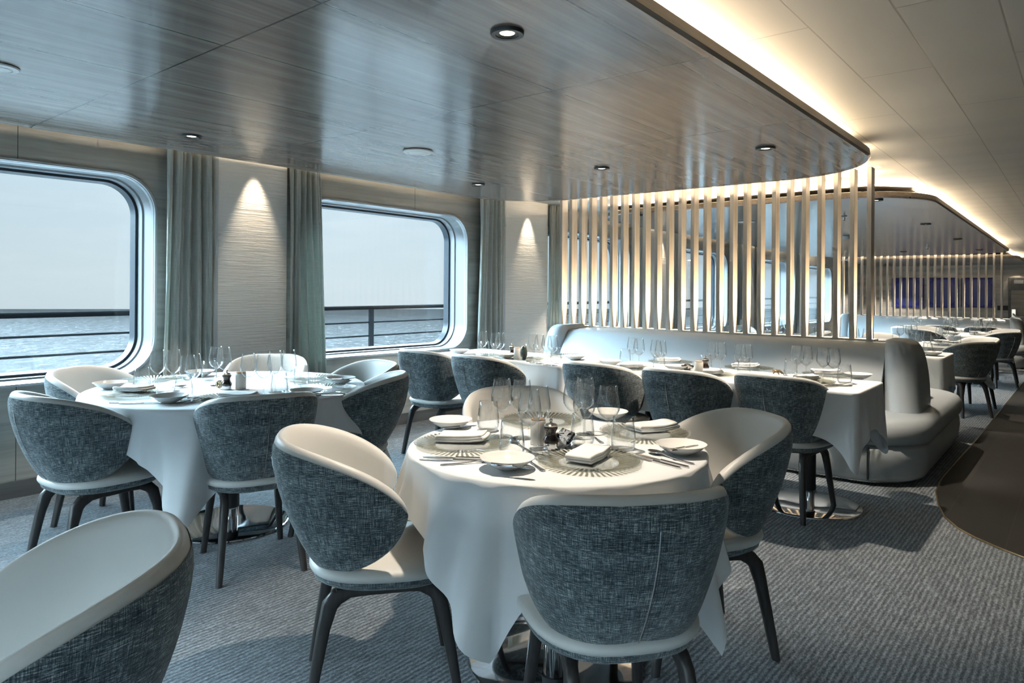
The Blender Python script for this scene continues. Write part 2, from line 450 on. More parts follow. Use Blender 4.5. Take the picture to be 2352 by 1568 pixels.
# aft wall behind the camera, its row of windows added for frontal fill light
bm = bmesh.new(); AFT_FILL = [(-4.7, -2.3), (-1.7, .7), (1.3, 3.7)]
xb = [WX-.05, -2.0, 1.0, XR]
for k, (a, b) in enumerate(AFT_FILL):
    holed(bm, 0, xb[k], xb[k+1], -.1, ZC+.1, a, b, .6, 2.1, .25)
for v in bm.verts: v.co = Vector((v.co.y, Y0, v.co.z))
struct(link('wall_near', bm, 'wood_end', smooth=False))
for k, (a, b) in enumerate(AFT_FILL):
    w = struct(empty('window_%d' % (k+11)))  # added window, out of view, lets in fill daylight
    def ring2(y, g): return [(x, y, z) for x, z in rrect(a-g, b+g, .6-g, 2.1+g, .25+g, 10)]
    bm = bmesh.new(); loft(bm, [ring2(Y0+.012, .03), ring2(Y0+.012, -.004), ring2(Y0-.25, -.004)], False, False); link('window_reveal', bm, 'reveal', w)
    bm = bmesh.new(); loft(bm, [ring2(Y0-.2, -.005), ring2(Y0-.21, -.005)], True, True); link('pane', bm, 'pane', w, smooth=False)
bm = bmesh.new(); box(bm, XR, XR+.1, Y0, Y1, -.2, ZC+.1)
struct(link('wall_right', bm, 'wood_end', smooth=False, deck=True))
bm = bmesh.new(); box(bm, WX, WX+.018, Y0, Y1, 0, .105)
struct(link('baseboard_left', bm, 'base_dark', smooth=False, deck=True))
# ---- plaster columns between the curtains
COLS = [(-.94, -.32), (2.66, 3.25), (6.05, 6.86), (9.45, 10.15), (13.05, 13.75), (16.5, 17.2)]
for i, (a, b) in enumerate(COLS):
    bm = bmesh.new(); box(bm, WX, WX+.10, a, b, 0, ZC)
    o = struct(link('trim_%d' % (i+2), bm, 'plaster', smooth=False, deck=True))
    bm = bmesh.new(); box(bm, WX, WX+.106, a-.035, a-.001, 0, ZC)
    link('edge_strip', bm, 'trim_grey', o, smooth=False, deck=True)
# ---- curtains
def curtain_obj(ya, yb, flare, label, side):
    bm = bmesh.new(); nz = 26; ny = 90; rows = []
    folds = 5
    for j in range(nz+1):
        t = j/nz; z = ZC-.01 - t*(ZC-.06)
        w = (yb-ya)
        spread = flare*t**1.3
        y0, y1 = (ya-spread, yb) if side < 0 else (ya, yb+spread)
        row = []
        for i in range(ny+1):
            u = i/ny
            ph = 2*PI*folds*u + .5*math.sin(3*u+2*t)
            dep = .032*math.sin(ph)*(1-.25*t) + .012*math.sin(2.3*ph+1.3*t) + .01*math.sin(5*t+7*u)
            row.append((WX+.115+dep, y0+(y1-y0)*u, z+.0))
        rows.append(row)
    loft(bm, rows, False, False, closed=False)
    o = link('curtain', bm, 'curtain', deck=True, angle=80)
    md = o.modifiers.new('thick', 'SOLIDIFY'); md.thickness = .003
    tag(o, label, 'curtain', 'curtains beside the windows'); return o
cur = [(2.27, 2.63, .04, 'sage linen curtain between the nearest window and the first plaster column', -1),
       (3.26, 3.56, .13, 'sage linen curtain covering the left edge of the middle window', 1),
       (5.60, 6.01, .05, 'sage linen curtain right of the middle window, beside the second column', -1),
       (6.87, 7.12, .06, 'sage linen curtain just right of the second plaster column', 1),
       (9.05, 9.42, .04, 'sage linen curtain behind the slats, right of the third window', -1),
       (10.16, 10.5, .06, 'sage linen curtain behind the slats, left of the fourth window', 1),
       (12.7, 13.02, .04, 'distant sage curtain right of the fourth window', -1),
       (13.76, 14.05, .06, 'distant sage curtain left of the fifth window', 1),
       (16.1, 16.47, .04, 'distant sage curtain right of the fifth window', -1)]
for c in cur: curtain_obj(*c)
# ---- dropped wood ceiling panels
def soffit(x0, x1, y0, y1, r, label):
    bm = bmesh.new(); n = 14
    def ol(ins): return rrect(x0+ins, x1-ins, y0+ins, y1-ins, r, n)
    def clip(pts, z): return [(x, max(y, Y0+.02), z) for x, y in pts]
    loft(bm, [clip(ol(.05), ZW+.004), clip(ol(.012), ZW), clip(ol(0), ZW+.012), clip(ol(.004), ZW+.055), clip(ol(.02), ZW+.062)], True, True)
    bm.normal_update()
    for f in bm.faces:
        if abs(f.normal.z) < .8: f.material_index = 1
    o = link('ceiling_panel', bm, ['wood_ceiling', 'wood_fascia'], smooth=False, deck=True)
    tag(o, label, 'ceiling panel', 'dropped wood ceiling panels'); return o
soffit(-4.86, -1.14, Y0-2, 5.92, .78, 'large dark wood dropped ceiling panel over the near tables')
soffit(-4.86, -1.14, 7.25, 17.05, .78, 'dark wood dropped ceiling panel beyond the near slat screen')
soffit(-4.86, -1.14, 18.35, 22.9, .78, 'farthest dark wood dropped ceiling panel by the blue artworks')
# ---- exterior: promenade deck, overhang, railing, sea
bm = bmesh.new(); box(bm, -7.5, GX-.01, Y0-3, 40, -.15, -.02)
struct(link('floor_promenade', bm, 'deck_grey', smooth=False))
rl = empty('deck_railing', (-7.2, 2, 0)); tag(rl, 'dark steel ship railing outside the windows', 'railing')
def rpart(name, a, b, r, m):
    bm = bmesh.new(); tube(bm, [(0, a, r[1]), (0, b, r[1])], r[0], 10); link(name, bm, m, rl)
rpart('handrail', -7, 40, (.026, 1.065), 'rail_paint')
for z in (.875, .70, .5, .3): rpart('rail', -7, 40, (.011, z), 'rail_tube')
for k in range(-2, 9):
    bm = bmesh.new(); yy = 3.85+4.25*k; box(bm, -.012, .012, yy-.035, yy+.035, 0, 1.05); link('post', bm, 'rail_tube', rl, smooth=False)
# sea: a wide plane whose horizon lies where the heeling ship puts it
camrot = Matrix.Rotation(YAW, 3, 'Z') @ Matrix.Rotation(R(90), 3, 'X') @ Matrix.Rotation(ROLL, 3, 'Z')
nrm = (camrot @ Vector((0, F, -47.0))).normalized()
bm = bmesh.new()
ax = nrm.cross(Vector((0, 1, 0))).normalized(); ay = nrm.cross(ax)
box_s = 9000
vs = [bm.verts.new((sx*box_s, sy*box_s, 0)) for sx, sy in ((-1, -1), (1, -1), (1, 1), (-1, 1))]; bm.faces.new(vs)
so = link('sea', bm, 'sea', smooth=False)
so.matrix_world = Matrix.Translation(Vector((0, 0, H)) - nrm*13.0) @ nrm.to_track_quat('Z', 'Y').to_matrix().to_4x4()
struct(so)
# ---- artworks, door and fittings on the far wall
def far(px, py): # point on far wall
    r = ray(px, py); return Vector((0, 0, H)) + r*((Y1-.001)/r.y)
for i, (a, b, lab) in enumerate(((2049, 2123, 'left blue relief artwork'), (2128, 2202, 'middle blue relief artwork'), (2208, 2283, 'right blue relief artwork'))):
    p0 = far(a, 638); p1 = far(b, 707); hw = (p1.x-p0.x)/2; hh = (p0.z-p1.z)/2
    bm = bmesh.new(); box(bm, -hw, hw, -.06, 0, -hh, hh, .03, 3)
    o = link('wall_artwork', bm, 'blue_relief'); o.location = ((p0.x+p1.x)/2, Y1, (p0.z+p1.z)/2)
    o.scale = (1, 1, 1); tag(o, lab+' on the far wall behind the slats', 'artwork', 'blue artworks on the far wall')
d0 = far(2323, 637); df = sheer(Y1)
d = empty('door_1', (d0.x, Y1, df)); struct(d)
hh = d0.z-df
bm = bmesh.new(); box(bm, -.06, 1.1, -.05, 0, 0, hh, .01); link('door_frame', bm, 'base_dark', d, smooth=False)
bm = bmesh.new(); box(bm, 0, 1.02, -.07, -.04, .02, hh-.33, .005); link('door_leaf', bm, 'wood_door', d, smooth=False)
bm = bmesh.new(); box(bm, .0, 1.02, -.075, -.05, hh-.32, hh-.04, .005); link('header', bm, 'base_dark', d, smooth=False)
bm = bmesh.new(); box(bm, .06, .26, -.082, -.074, hh-.16, hh-.07); link('sign', bm, 'plastic_white', d, smooth=False)
bm = bmesh.new(); tube(bm, [(.05, -.075, 1.0), (.06, -.15, .98), (.12, -.16, .93), (.9, -.16, .93), (.95, -.075, .95)], .022, 8); box(bm, .02, .1, -.1, -.07, .92, 1.12)
link('push_bar', bm, 'chrome', d)
for i, (px, lab) in enumerate(((2297, 'black switch plate right of the artworks, left of two'), (2309, 'black switch plate nearest the far door'))):
    p = far(px, 707); bm = bmesh.new(); box(bm, -.06, .06, -.015, 0, -.06, .06, .005); o = link('switch_plate', bm, 'black'); o.location = (p.x, Y1, p.z)
    tag(o, lab, 'switch', 'switch plates by the far door')
# ================================================================== CEILING FITTINGS
def disc_fix(name, px, py, z, lab, cat, group=None):
    p = at(px, py, z); r = empty(name, (p.x, p.y, z+sheer(p.y))); tag(r, lab, cat, group); return r, p
LAMPS = []
def downlight(px, py, lab, z=ZW, power=75, size=66, aim=None, r=.062):
    e, p = disc_fix('downlight', px, py, z, lab, 'light', 'recessed downlights in the wood ceilings')
    bm = bmesh.new(); lathe(bm, [(r*.40, .002), (r*.46, -.004), (r*.60, -.0075), (r*.66, -.006), (r*.70, -.009), (r*.95, -.010), (r, -.004), (r, .004)], 32); link('trim_ring', bm, 'dark_metal', e)
    bm = bmesh.new(); lathe(bm, [(0, -.0045), (r*.25, -.0045), (r*.44, -.002)], 20); link('lamp', bm, 'lamp_glow', e)
    LAMPS.append((p.x, p.y, z+sheer(p.y)-.03, power, size, aim)); return e
downlight(1165, 75, 'largest lit black-ringed downlight, above the front round table', power=85, size=66)
downlight(440, 312, 'lit black-ringed downlight near the window wall on the left', power=50)
downlight(1382, 386, 'black-ringed downlight over the wall-side end of the long bench tables', power=110, size=88)
downlight(1758, 340, 'black-ringed downlight near the rounded corner of the wood ceiling', power=130, size=92)
downlight(1098, 423, 'black-ringed downlight near the second plaster column', power=70, size=80)
downlight(2013, 459, 'bright downlight beside the last slat, in the ceiling beyond', power=110, size=95)
downlight(2126, 515, 'downlight in the farther wood ceiling, second from its near end', power=110, size=95)
downlight(2200, 549, 'downlight in the farther wood ceiling, third from its near end', power=110, size=95)
downlight(2249, 574, 'downlight in the farther wood ceiling closest to the far slat screen', power=110, size=95)
downlight(2075, 578, 'dim downlight above the left part of the far slat screen', power=110, size=95)
downlight(1479, 494, 'downlight seen between the slats near the third window', power=110, size=95)
downlight(2038, 607, 'farthest left downlight seen through the far slat screen', power=110, size=110)
downlight(2128, 593, 'farthest middle downlight seen through the far slat screen', power=110, size=110)
downlight(2281, 590, 'farthest right downlight seen through the far slat screen', power=110, size=110)
def speaker(px, py, lab, r=.105):
    e, p = disc_fix('ceiling_speaker', px, py, ZW, lab, 'speaker', 'round white ceiling discs')
    bm = bmesh.new(); lathe(bm, [(0, -.012), (r*.5, -.012), (r*.62, -.010), (r*.66, -.006), (r*.7, -.010), (r*.97, -.007), (r, 0)], 32); link('grille', bm, 'plastic_white', e)
speaker(960, 348, 'round white ceiling speaker in front of the middle window')
speaker(-6, 154, 'round white disc cut off at the left frame edge of the ceiling', .08)
speaker(1715, 509, 'round white ceiling disc seen between slats in the farther ceiling')
def sprinkler(px, py, lab):
    e, p = disc_fix('sprinkler', px, py, ZW, lab, 'sprinkler', 'sprinkler heads')
    bm = bmesh.new(); lathe(bm, [(.035, 0), (.035, -.006), (.012, -.01), (.012, -.035), (.006, -.045), (.02, -.05), (.02, -.054), (0, -.054)], 14); link('head', bm, 'steel', e)
sprinkler(1939, 497, 'metal sprinkler head between the last slats')
sprinkler(2130, 566, 'metal sprinkler head in front of the far slat screen')
e, p = disc_fix('smoke_detector', 1944, 542, ZW, 'white domed smoke detector between the last slats', 'smoke detector')
bm = bmesh.new(); lathe(bm, [(.055, 0), (.055, -.02), (.04, -.05), (.02, -.06), (0, -.062)], 18); link('dome', bm, 'plastic_white', e)
# ================================================================== SLAT SCREENS AND BANQUETTES
def screen(xa, xb, y, n, z0, z1, w, dp, lab):
    r = empty('slat_screen', ((xa+xb)/2, y, sheer(y))); tag(r, lab, 'screen', 'wooden slat screens')
    ox = (xa+xb)/2
    for i in range(n):
        x = xa + (xb-xa)*i/(n-1) - ox
        bm = bmesh.new(); box(bm, x-w/2, x+w/2, -dp/2, dp/2, z0, z1, .002, 1); link('slat', bm, 'wood_slat', r, smooth=False)
    bm = bmesh.new(); box(bm, xa-ox-.05, xb-ox+.05, -dp/2-.015, -.014, z0-.05, z0+.004); box(bm, xa-ox-.05, xb-ox+.05, .014, dp/2+.015, z0-.05, z0+.004)
    box(bm, xa-ox-.05, xb-ox+.05, -.014, .014, z0-.05, z0-.04)
    link('foot_rail', bm, 'wood_slat', r, smooth=False)
    bm = bmesh.new(); box(bm, xa-ox-.06, xb-ox+.08, -dp/2-.03, dp/2+.03, z1-.006, z1+.012); link('head_rail', bm, 'white_paint', r, smooth=False)
    return r
SY1, SY2 = 6.45, 17.7
screen(-4.565, -1.405, SY1, 25, .955, ZC+.035-.03, .036, .11, 'tall pale wood slat screen on top of the near banquette')
screen(-4.565, -1.36, SY2, 25, .93, ZC, .036, .11, 'distant pale wood slat screen on the far banquette')
def banquette(yc, lab, xl=-4.6, xr=-.86):
    """double sided bench, rounded at both ends; yc = centre line"""
    r = empty('banquette', (0, yc, sheer(yc))); tag(r, lab, 'banquette', 'grey upholstered double banquettes')
    hd = 1.17
    def ol(g, rr): return rrect(xl-g, xr+g, -hd-g, hd+g, rr+g, 10)
    bm = bmesh.new()
    loft(bm, [[(x, y, z) for x, y in ol(g, .42)] for g, z in ((-.05, .035), (-.02, .05), (0, .09), (.012, .2), (.005, .27), (-.015, .292))], True, True)
    link('base', bm, 'banquette', r, angle=60)
    bm = bmesh.new(); loft(bm, [[(x, y, z) for x, y in ol(-.07, .42)] for z in (0.0, .04)], True, True); link('plinth', bm, 'chrome', r)
    bm = bmesh.new()
    loft(bm, [[(x, y, z) for x, y in ol(g, .46)] for g, z in ((-.03, .288), (.012, .298), (.03, .33), (.034, .37), (.028, .41), (.005, .445), (-.03, .458), (-.10, .463), (-.3, .465))], True, True)
    link('seat_cushion', bm, 'banquette', r, angle=60)
    # backs: sloped cross-section run along X
    for s in (-1, 1):
        prof = [(.60, .455), (.635, .46), (.645, .52), (.60, .70), (.50, .86), (.46, .915), (.42, .937), (.36, .945), (.07, .945), (.07, .455)]
        bm = bmesh.new()
        loft(bm, [[(x, s*a, b) for a, b in prof] for x in (xl+.42, xl+.43, xr-.34, xr-.33)], True, True)
        link('backrest', bm, 'banquette', r, angle=50)
    bm = bmesh.new(); box(bm, xl+.42, xr-.33, -.075, .075, .455, .9); link('spine', bm, 'banquette', r, smooth=False)
    for s in (1, -1):
        xe = (xr-.33) if s > 0 else (xl+.42)
        rings = []
        for k in range(15):
            t = k/14
            z = .455 + .535*math.sin(t*PI/2)
            c = math.cos(t*PI/2)
            ex = .24*max(c, .0)**.38 + .01
            hy = .15 + .165*max(c, 0)**.45
            x0_, x1_ = (xe+.003, xe+ex) if s > 0 else (xe-ex, xe-.003)
            if x1_-x0_ < .02:
                x1_, x0_ = max(x1_, x0_+.02), x0_
            rings.append([(x, y, z) for x, y in rrect(x0_, x1_, -hy, hy, min(.23, ex*.96), 8)])
        for q in (-1, 1):
            bm = bmesh.new(); loft(bm, [[(xe+(x-xe)*(1 if q < 0 else .3), y+q*.325, z if q < 0 else .455+(z-.455)*.9) for x, y, z in rg] for rg in rings], True, True); link('end_cushion', bm, 'banquette', r, angle=60)
    bm = bmesh.new(); box(bm, -1.16-.004, -1.16+.004, -hd-.003, -hd+.02, .06, .285); link('seam', bm, 'black', r, smooth=False)
    return r
banquette(SY1, 'grey banquette with rounded end cushion behind the long table, carrying the near slats')
banquette(SY2, 'distant grey banquette below the far slat screen')
# ================================================================== CHAIRS
def fy(t): return max(0.0, min(1.0, (plan(min(1, t)).y + .330)/.405))
def ztop(t): return .630 + .227*max(0, 1-fy(t)**1.4)**.58
def zbot(t): return .630 - .191*max(0, 1-fy(t)**2.6)**.5
def plan(t):
    """mid-surface plan curve at the top, t=0 back centre .. 1 arm tip (right side, x>0)"""
    a, bk, arc = .266, .330, .85
    if t < arc:
        ph = (t/arc)*PI/2
        e = 2.0/2.5
        return Vector((a*math.sin(ph)**e, -bk*math.cos(ph)**e, 0)) if ph > 0 else Vector((0, -bk, 0))
    u = (t-arc)/(1-arc)
    return Vector((a - .006*u**1.6, .075*u, 0))
def mid(s, z):
    t = abs(s); p = plan(t)
    w = max(0, min(1.1, (z-.439)/.393))
    k = .575 + .425*math.sin(min(1, w)*PI/2)**.85
    k = k*(1-t) + (.80+.20*w)*t if t > 0 else k
    y = p.y*k + (.0 if p.y > 0 else .0)
    return Vector(((p.x*k)*(1 if s >= 0 else -1), y-.0, z))
def chair_shell(fabric):
    nt_, nw = 72, 18
    bm = bmesh.new(); uvl = bm.loops.layers.uv.new('UVMap')
    grid_o, grid_i, uvs = [], [], {}
    def frame(s, z):
        e = 1e-3
        z0 = z
        a = mid(min(1, s+e) if s < 1 else 1, z0); b = mid(max(-1, s-e), z0)
        c = mid(s, z0+e); d = mid(s, z0-e)
        n = (a-b).cross(c-d)
        return n.normalized() if n.length > 1e-12 else Vector((0, -1, 0))
    smax = 1.0
    arcl = 0
    for i in range(nt_+1):
        q = -1 + 2*i/nt_
        s = math.sin(q*PI/2)
        t = abs(s)
        zb, zt = zbot(t), ztop(t)
        ro, ri = [], []
        hgt = max(zt-zb, .002)
        for j in range(nw+1):
            w = j/nw
            if fabric:
                m0, m1 = min(.008, hgt*.1), min(.020, hgt*.2)
                z = zb+m0 + (hgt-m0-m1)*w
            else:
                z = zb + hgt*(.5-.5*math.cos(PI*w))
            ww = (z-zb)/max(hgt, 1e-4)
            edge = max(0, 1-abs(2*ww-1)**7)**.5
            th = (.017+.010*ww)*edge*min(1, ((1-t)*9+.12))
            n = frame(s, z); p = mid(s, z)
            if n.dot(Vector((p.x, p.y-.05, 0))) < 0: n = -n
            if fabric:
                v = bm.verts.new(p + n*(th+.0022)); ro.append(v)
                uvs[v] = (s*.72, z)
            else:
                ro.append(bm.verts.new(p+n*th)); ri.append(bm.verts.new(p-n*th))
        grid_o.append(ro); grid_i.append(ri)
    def quads(g, flip):
        for i in range(nt_):
            for j in range(nw):
                q = (g[i][j], g[i+1][j], g[i+1][j+1], g[i][j+1])
                f = bm.faces.new(q[::-1] if flip else q)
                for l in f.loops:
                    if l.vert in uvs: l[uvl].uv = uvs[l.vert]
    quads(grid_o, False)
    if not fabric:
        quads(grid_i, True)
        for i in range(nt_):
            for j in (0, nw):
                a, b, c, d = grid_o[i][j], grid_o[i+1][j], grid_i[i+1][j], grid_i[i][j]
                bm.faces.new((a, b, c, d))
        for i in (0, nt_):
            for j in range(nw):
                bm.faces.new((grid_o[i][j], grid_o[i][j+1], grid_i[i][j+1], grid_i[i][j]))
        bmesh.ops.remove_doubles(bm, verts=bm.verts[:], dist=2e-4)
    return bm
def seat_outline(g, n=44):
    pts = []
    for i in range(n):
        a = 2*PI*i/n
        c, s = math.cos(a), math.sin(a)
        e = 2/2.7
        x = math.copysign(abs(c)**e, c); y = math.copysign(abs(s)**e, s)
        hw = .238 + .018*y
        pts.append(((hw+g)*x, .012+(.243+g)*y))
    return pts
def make_chair():
    root = empty('dining_chair')
    b = link('backrest', chair_shell(False), 'leather', root, angle=70)
    f = link('outer_fabric', chair_shell(True), 'weave', root, angle=80)
    zp = bmesh.new()
    pts = []
    for k in range(15):
        z = .449 + .33*k/14
        p = mid(0, z); pts.append((p.x, p.y-.0225-.0098*(z-.44)/.39, z))
    tube(zp, pts, .0022, 6); link('zip', zp, 'steel', f)
    bm = bmesh.new()
    loft(bm, [[(x, y, z) for x, y in seat_outline(g)] for g, z in ((-.012, .422), (.0, .426), (.006, .436), (.004, .448), (-.006, .456), (-.03, .462), (-.08, .467), (-.16, .470))], True, True)
    link('seat_cushion', bm, 'leather', root, angle=70)
    bm = bmesh.new(); uvl = bm.loops.layers.uv.new('UVMap')
    loft(bm, [[(x, y, z) for x, y in seat_outline(g)] for g, z in ((-.06, .388), (-.03, .392), (-.008, .406), (-.003, .424))], True, True)
    for fc in bm.faces:
        for l in fc.loops: l[uvl].uv = (math.atan2(l.vert.co.x, l.vert.co.y)*.24, l.vert.co.z)
    link('seat_underside', bm, 'weave', root, angle=70)
    bm = bmesh.new()
    for sx in (-1, 1): box(bm, sx*.150-.017, sx*.150+.017, -.15, .16, .362, .392, .004, 1)
    box(bm, -.15, .15, -.02, .02, .366, .390)
    link('frame', bm, 'dark_wood', root, smooth=False)
    for sx in (-1, 1):
        for sy in (-1, 1):
            bm = bmesh.new(); rings = []
            # swept leg: from the rail, over a rounded shoulder, down to a slim foot
            path = [((.150, .06, .377), .016, .016), ((.151, .110, .376), .017, .018), ((.153, .150, .364), .018, .026), ((.156, .172, .34), .0185, .026),
                    ((.163, .190, .27), .0180, .0205), ((.174, .212, .15), .0165, .0175), ((.188, .237, .0), .0140, .0140)]
            P = [Vector(p) for p, _, _ in path]
            for i, (p, wx, wy) in enumerate(path):
                d = (P[min(i+1, 6)]-P[max(i-1, 0)]).normalized()
                if i >= 4: d = Vector((.08, .14, -1)).normalized()
                if i == 6: d = Vector((0, 0, -1))
                u = Vector((1, 0, 0)); v = d.cross(u).normalized()
                ring = []
                for k in range(12):
                    a = 2*PI*k/12; c, s = math.cos(a), math.sin(a)
                    c = math.copysign(abs(c)**.55, c); s = math.copysign(abs(s)**.55, s)
                    q = P[i] + u*wx*c + v*wy*s
                    ring.append((sx*q.x, sy*q.y + .005, q.z))
                rings.append(ring)
            loft(bm, rings, True, True); link('leg', bm, 'dark_wood', root, angle=50)
    return root
chair0 = reg(make_chair())
first = [True]
GC = 'tub chairs with grey woven backs and pale leather insides'
def chair(x, y, face, lab, tan=False):
    """face = heading of the front in degrees (world)"""
    c = chair0 if first[0] else copy_tree(chair0)
    first[0] = False
    c.location = (x, y, sheer(y)); c.rotation_euler = (0, 0, R(face-90))
    tag(c, lab, 'chair', GC); return c
T2 = Vector((-1.477, 2.05)); T1 = Vector((-3.71, 2.02))
def around(T, ang, dist, lab, twist=0):
    p = T + Vector((math.cos(R(ang)), math.sin(R(ang))))*dist
    return chair(p.x, p.y, ang+180+twist, lab)
around(T2, 321, .57, 'chair seen from behind in front of the front round table, zip right of centre')
around(T2, 233, .62, 'chair left of the front round table with sunlit pale seat')
around(T2, 53.3, .547, 'chair right of the front round table showing its pale inside and leaning shadow')
around(T2, 139, .60, 'chair on the far side of the front round table, only pale inside visible')
around(T1, 341, .62, 'chair seen from behind in front of the left round table')
around(T1, 275, .70, 'chair at the left frame edge, side on to the left round table')
around(T1, 212, .70, 'chair below the nearest window, behind the left round table, pale inside')
around(T1, 136, .74, 'chair under the first plaster column, beige inside seen behind wine glasses')
around(T1, 80, .68, 'chair below the middle window, pale inside, right of the left round table')
around(T1, 40, .64, 'chair with woven back turned to the right side of the left round table')
chair(-1.515, .345, 250, 'large cropped chair in the bottom left corner')
chair(-2.57, 4.20, 90, 'leftmost of the three chairs along the long bench table')
chair(-1.97, 4.24, 88, 'middle chair of the three along the long bench table')
chair(-1.41, 4.39, 85, 'rightmost of the three chairs along the long bench table')
chair(-4.06, 4.02, 90, 'left chair at the small table by the second column')
chair(-3.46, 4.02, 88, 'right chair at the small table by the second column')
# far group beyond the banquette
T6 = Vector((-1.50, 9.75)); T9 = Vector((-1.50, 13.3)); T7 = Vector((-3.75, 9.9)); T10 = Vector((-3.7, 13.5))
around(T6, 320, .52, 'nearest chair beyond the banquette, back with zip facing the camera')
around(T6, 49, .56, 'chair beyond the banquette showing its pale inside beside the walkway')
around(T6, 139, .62, 'chair on the far left of the distant round table, tan inside')
around(T6, 230, .62, 'chair with low tan inside right behind the banquette end cushion')
around(T9, 320, .54, 'second row distant chair with dark back beside the walkway')
around(T9, 49, .56, 'farthest chair beside the walkway showing pale inside')
around(T9, 139, .6, 'chair at the back of the second distant round table')
around(T9, 230, .6, 'chair at the window side of the second distant round table')
around(T7, 300, .74, 'distant chair seen below the slats, back to camera')
around(T7, 20, .74, 'distant chair seen below the slats, pale inside facing the windows')
around(T7, 120, .74, 'distant chair seen through the left slats behind wine glasses')
chair(-2.2, 8.45, 270, 'chair facing the camera behind the middle slats')
chair(-1.45, 15.2, 90, 'chair at the bench table under the far slat screen, right')
chair(-2.1, 15.2, 90, 'chair at the bench table under the far slat screen, middle')
# ================================================================== TABLES
ZT = .77
def pedestal(root, x=0, y=0):
    bm = bmesh.new(); lathe(bm, [(0, 0), (.315, 0), (.317, .004), (.314, .010), (.306, .013), (.10, .0145), (0, .0145)], 64, x, y); link('base_plate', bm, 'chrome', root)
    bm = bmesh.new(); lathe(bm, [(.042, .014), (.042, .10)], 28, x, y); link('chrome_collar', bm, 'chrome', root)
    bm = bmesh.new(); lathe(bm, [(.0, .1), (.05, .1), (.05, .725), (.0, .725)], 28, x, y); link('column', bm, 'black', root)
def round_table(T, r, lab):
    e = empty('round_table', (T.x, T.y, sheer(T.y))); tag(e, lab, 'table', 'round dining tables')
    bm = bmesh.new(); lathe(bm, [(0, .725), (r-.01, .725), (r-.005, .73), (r-.005, ZT-.005), (0, ZT-.005)], 64); link('tabletop', bm, 'dark_wood', e)
    pedestal(e)
def cloth(pts, drops, ox, oy, lab, fold=.065, flare=.14, seed=1, z=ZT):
    """pts: closed outline of (x,y,nx,ny); drops: hang length per point"""
    rnd = random.Random(seed); ph = [rnd.uniform(0, 6) for _ in range(4)]
    bm = bmesh.new(); n = len(pts); rings = []
    L = [0]
    for i in range(n): L.append(L[-1] + math.hypot(pts[(i+1) % n][0]-pts[i][0], pts[(i+1) % n][1]-pts[i][1]))
    tot = L[-1]; k1 = max(3, round(tot/.42)); k2 = max(5, round(tot/.21))
    for s, dz in ((.0, 0), (.55, 0), (.9, 0)):
        rings.append([(ox+p[0]*s, oy+p[1]*s, z+.001) for p in pts])
    rings.append([(ox+p[0]-p[2]*.006, oy+p[1]-p[3]*.006, z+.001) for p in pts])
    rings.append([(ox+p[0]+p[2]*.001, oy+p[1]+p[3]*.001, z-.003) for p in pts])
    nz = 18
    for j in range(1, nz+1):
        t = j/nz; ring = []
        for i, p in enumerate(pts):
            dr = drops[i]; u = 2*PI*L[i]/tot
            f = math.sin(k1*u+ph[0]) + .6*math.sin(k2*u+ph[1]+1.2*t) + .3*math.sin((k1+k2)*u+ph[2])
            big = max(0, (dr-.30))/.2
            tt = t**1.15
            off = .003 + fold*tt*f*(dr/.3)**.5 + flare*tt*dr*.5 + (.03 if flare > .1 else .012)*big*tt
            tw = .007*tt*math.sin(k1*u+ph[3])
            ring.append((ox+p[0]+p[2]*max(off, .0005+.004*t) - p[3]*tw, oy+p[1]+p[3]*max(off, .0005+.004*t) + p[2]*tw, z-.003-dr*t))
        rings.append(ring)
    vr = [[bm.verts.new(q) for q in r] for r in rings[1:]]
    c = bm.verts.new((ox, oy, z+.001))
    for i in range(n): bm.faces.new((c, vr[0][i], vr[0][(i+1) % n]))
    for a, b in zip(vr[:-1], vr[1:]):
        for i in range(n): bm.faces.new((a[i], a[(i+1) % n], b[(i+1) % n], b[i]))
    for v in bm.verts: v.co.z += sheer(oy)
    o = link('tablecloth', bm, 'cloth', angle=75)
    # object origin on the table
    o.data.transform(Matrix.Translation((-ox, -oy, -(z+sheer(oy))))); o.location = (ox, oy, z+sheer(oy))
    tag(o, lab, 'tablecloth', 'white tablecloths'); return o
def round_cloth(T, r, half, corners, lab, seed):
    pts, dr = [], []
    cs = sorted(c % 360 for c in corners); n = 300
    for i in range(n):
        a = 360*i/n
        # angle within the square side it belongs to (uneven corners allowed)
        prev = max([c for c in cs if c <= a], default=cs[-1]-360); nxt = min([c for c in cs if c > a], default=cs[0]+360)
        u = (a-prev)/(nxt-prev)
        loc = R(-45+90*u)
        b = half/math.cos(loc)
        pts.append((r*math.cos(R(a)), r*math.sin(R(a)), math.cos(R(a)), math.sin(R(a)))); dr.append(b-r)
    cloth(pts, dr, T.x, T.y, lab, seed=seed)
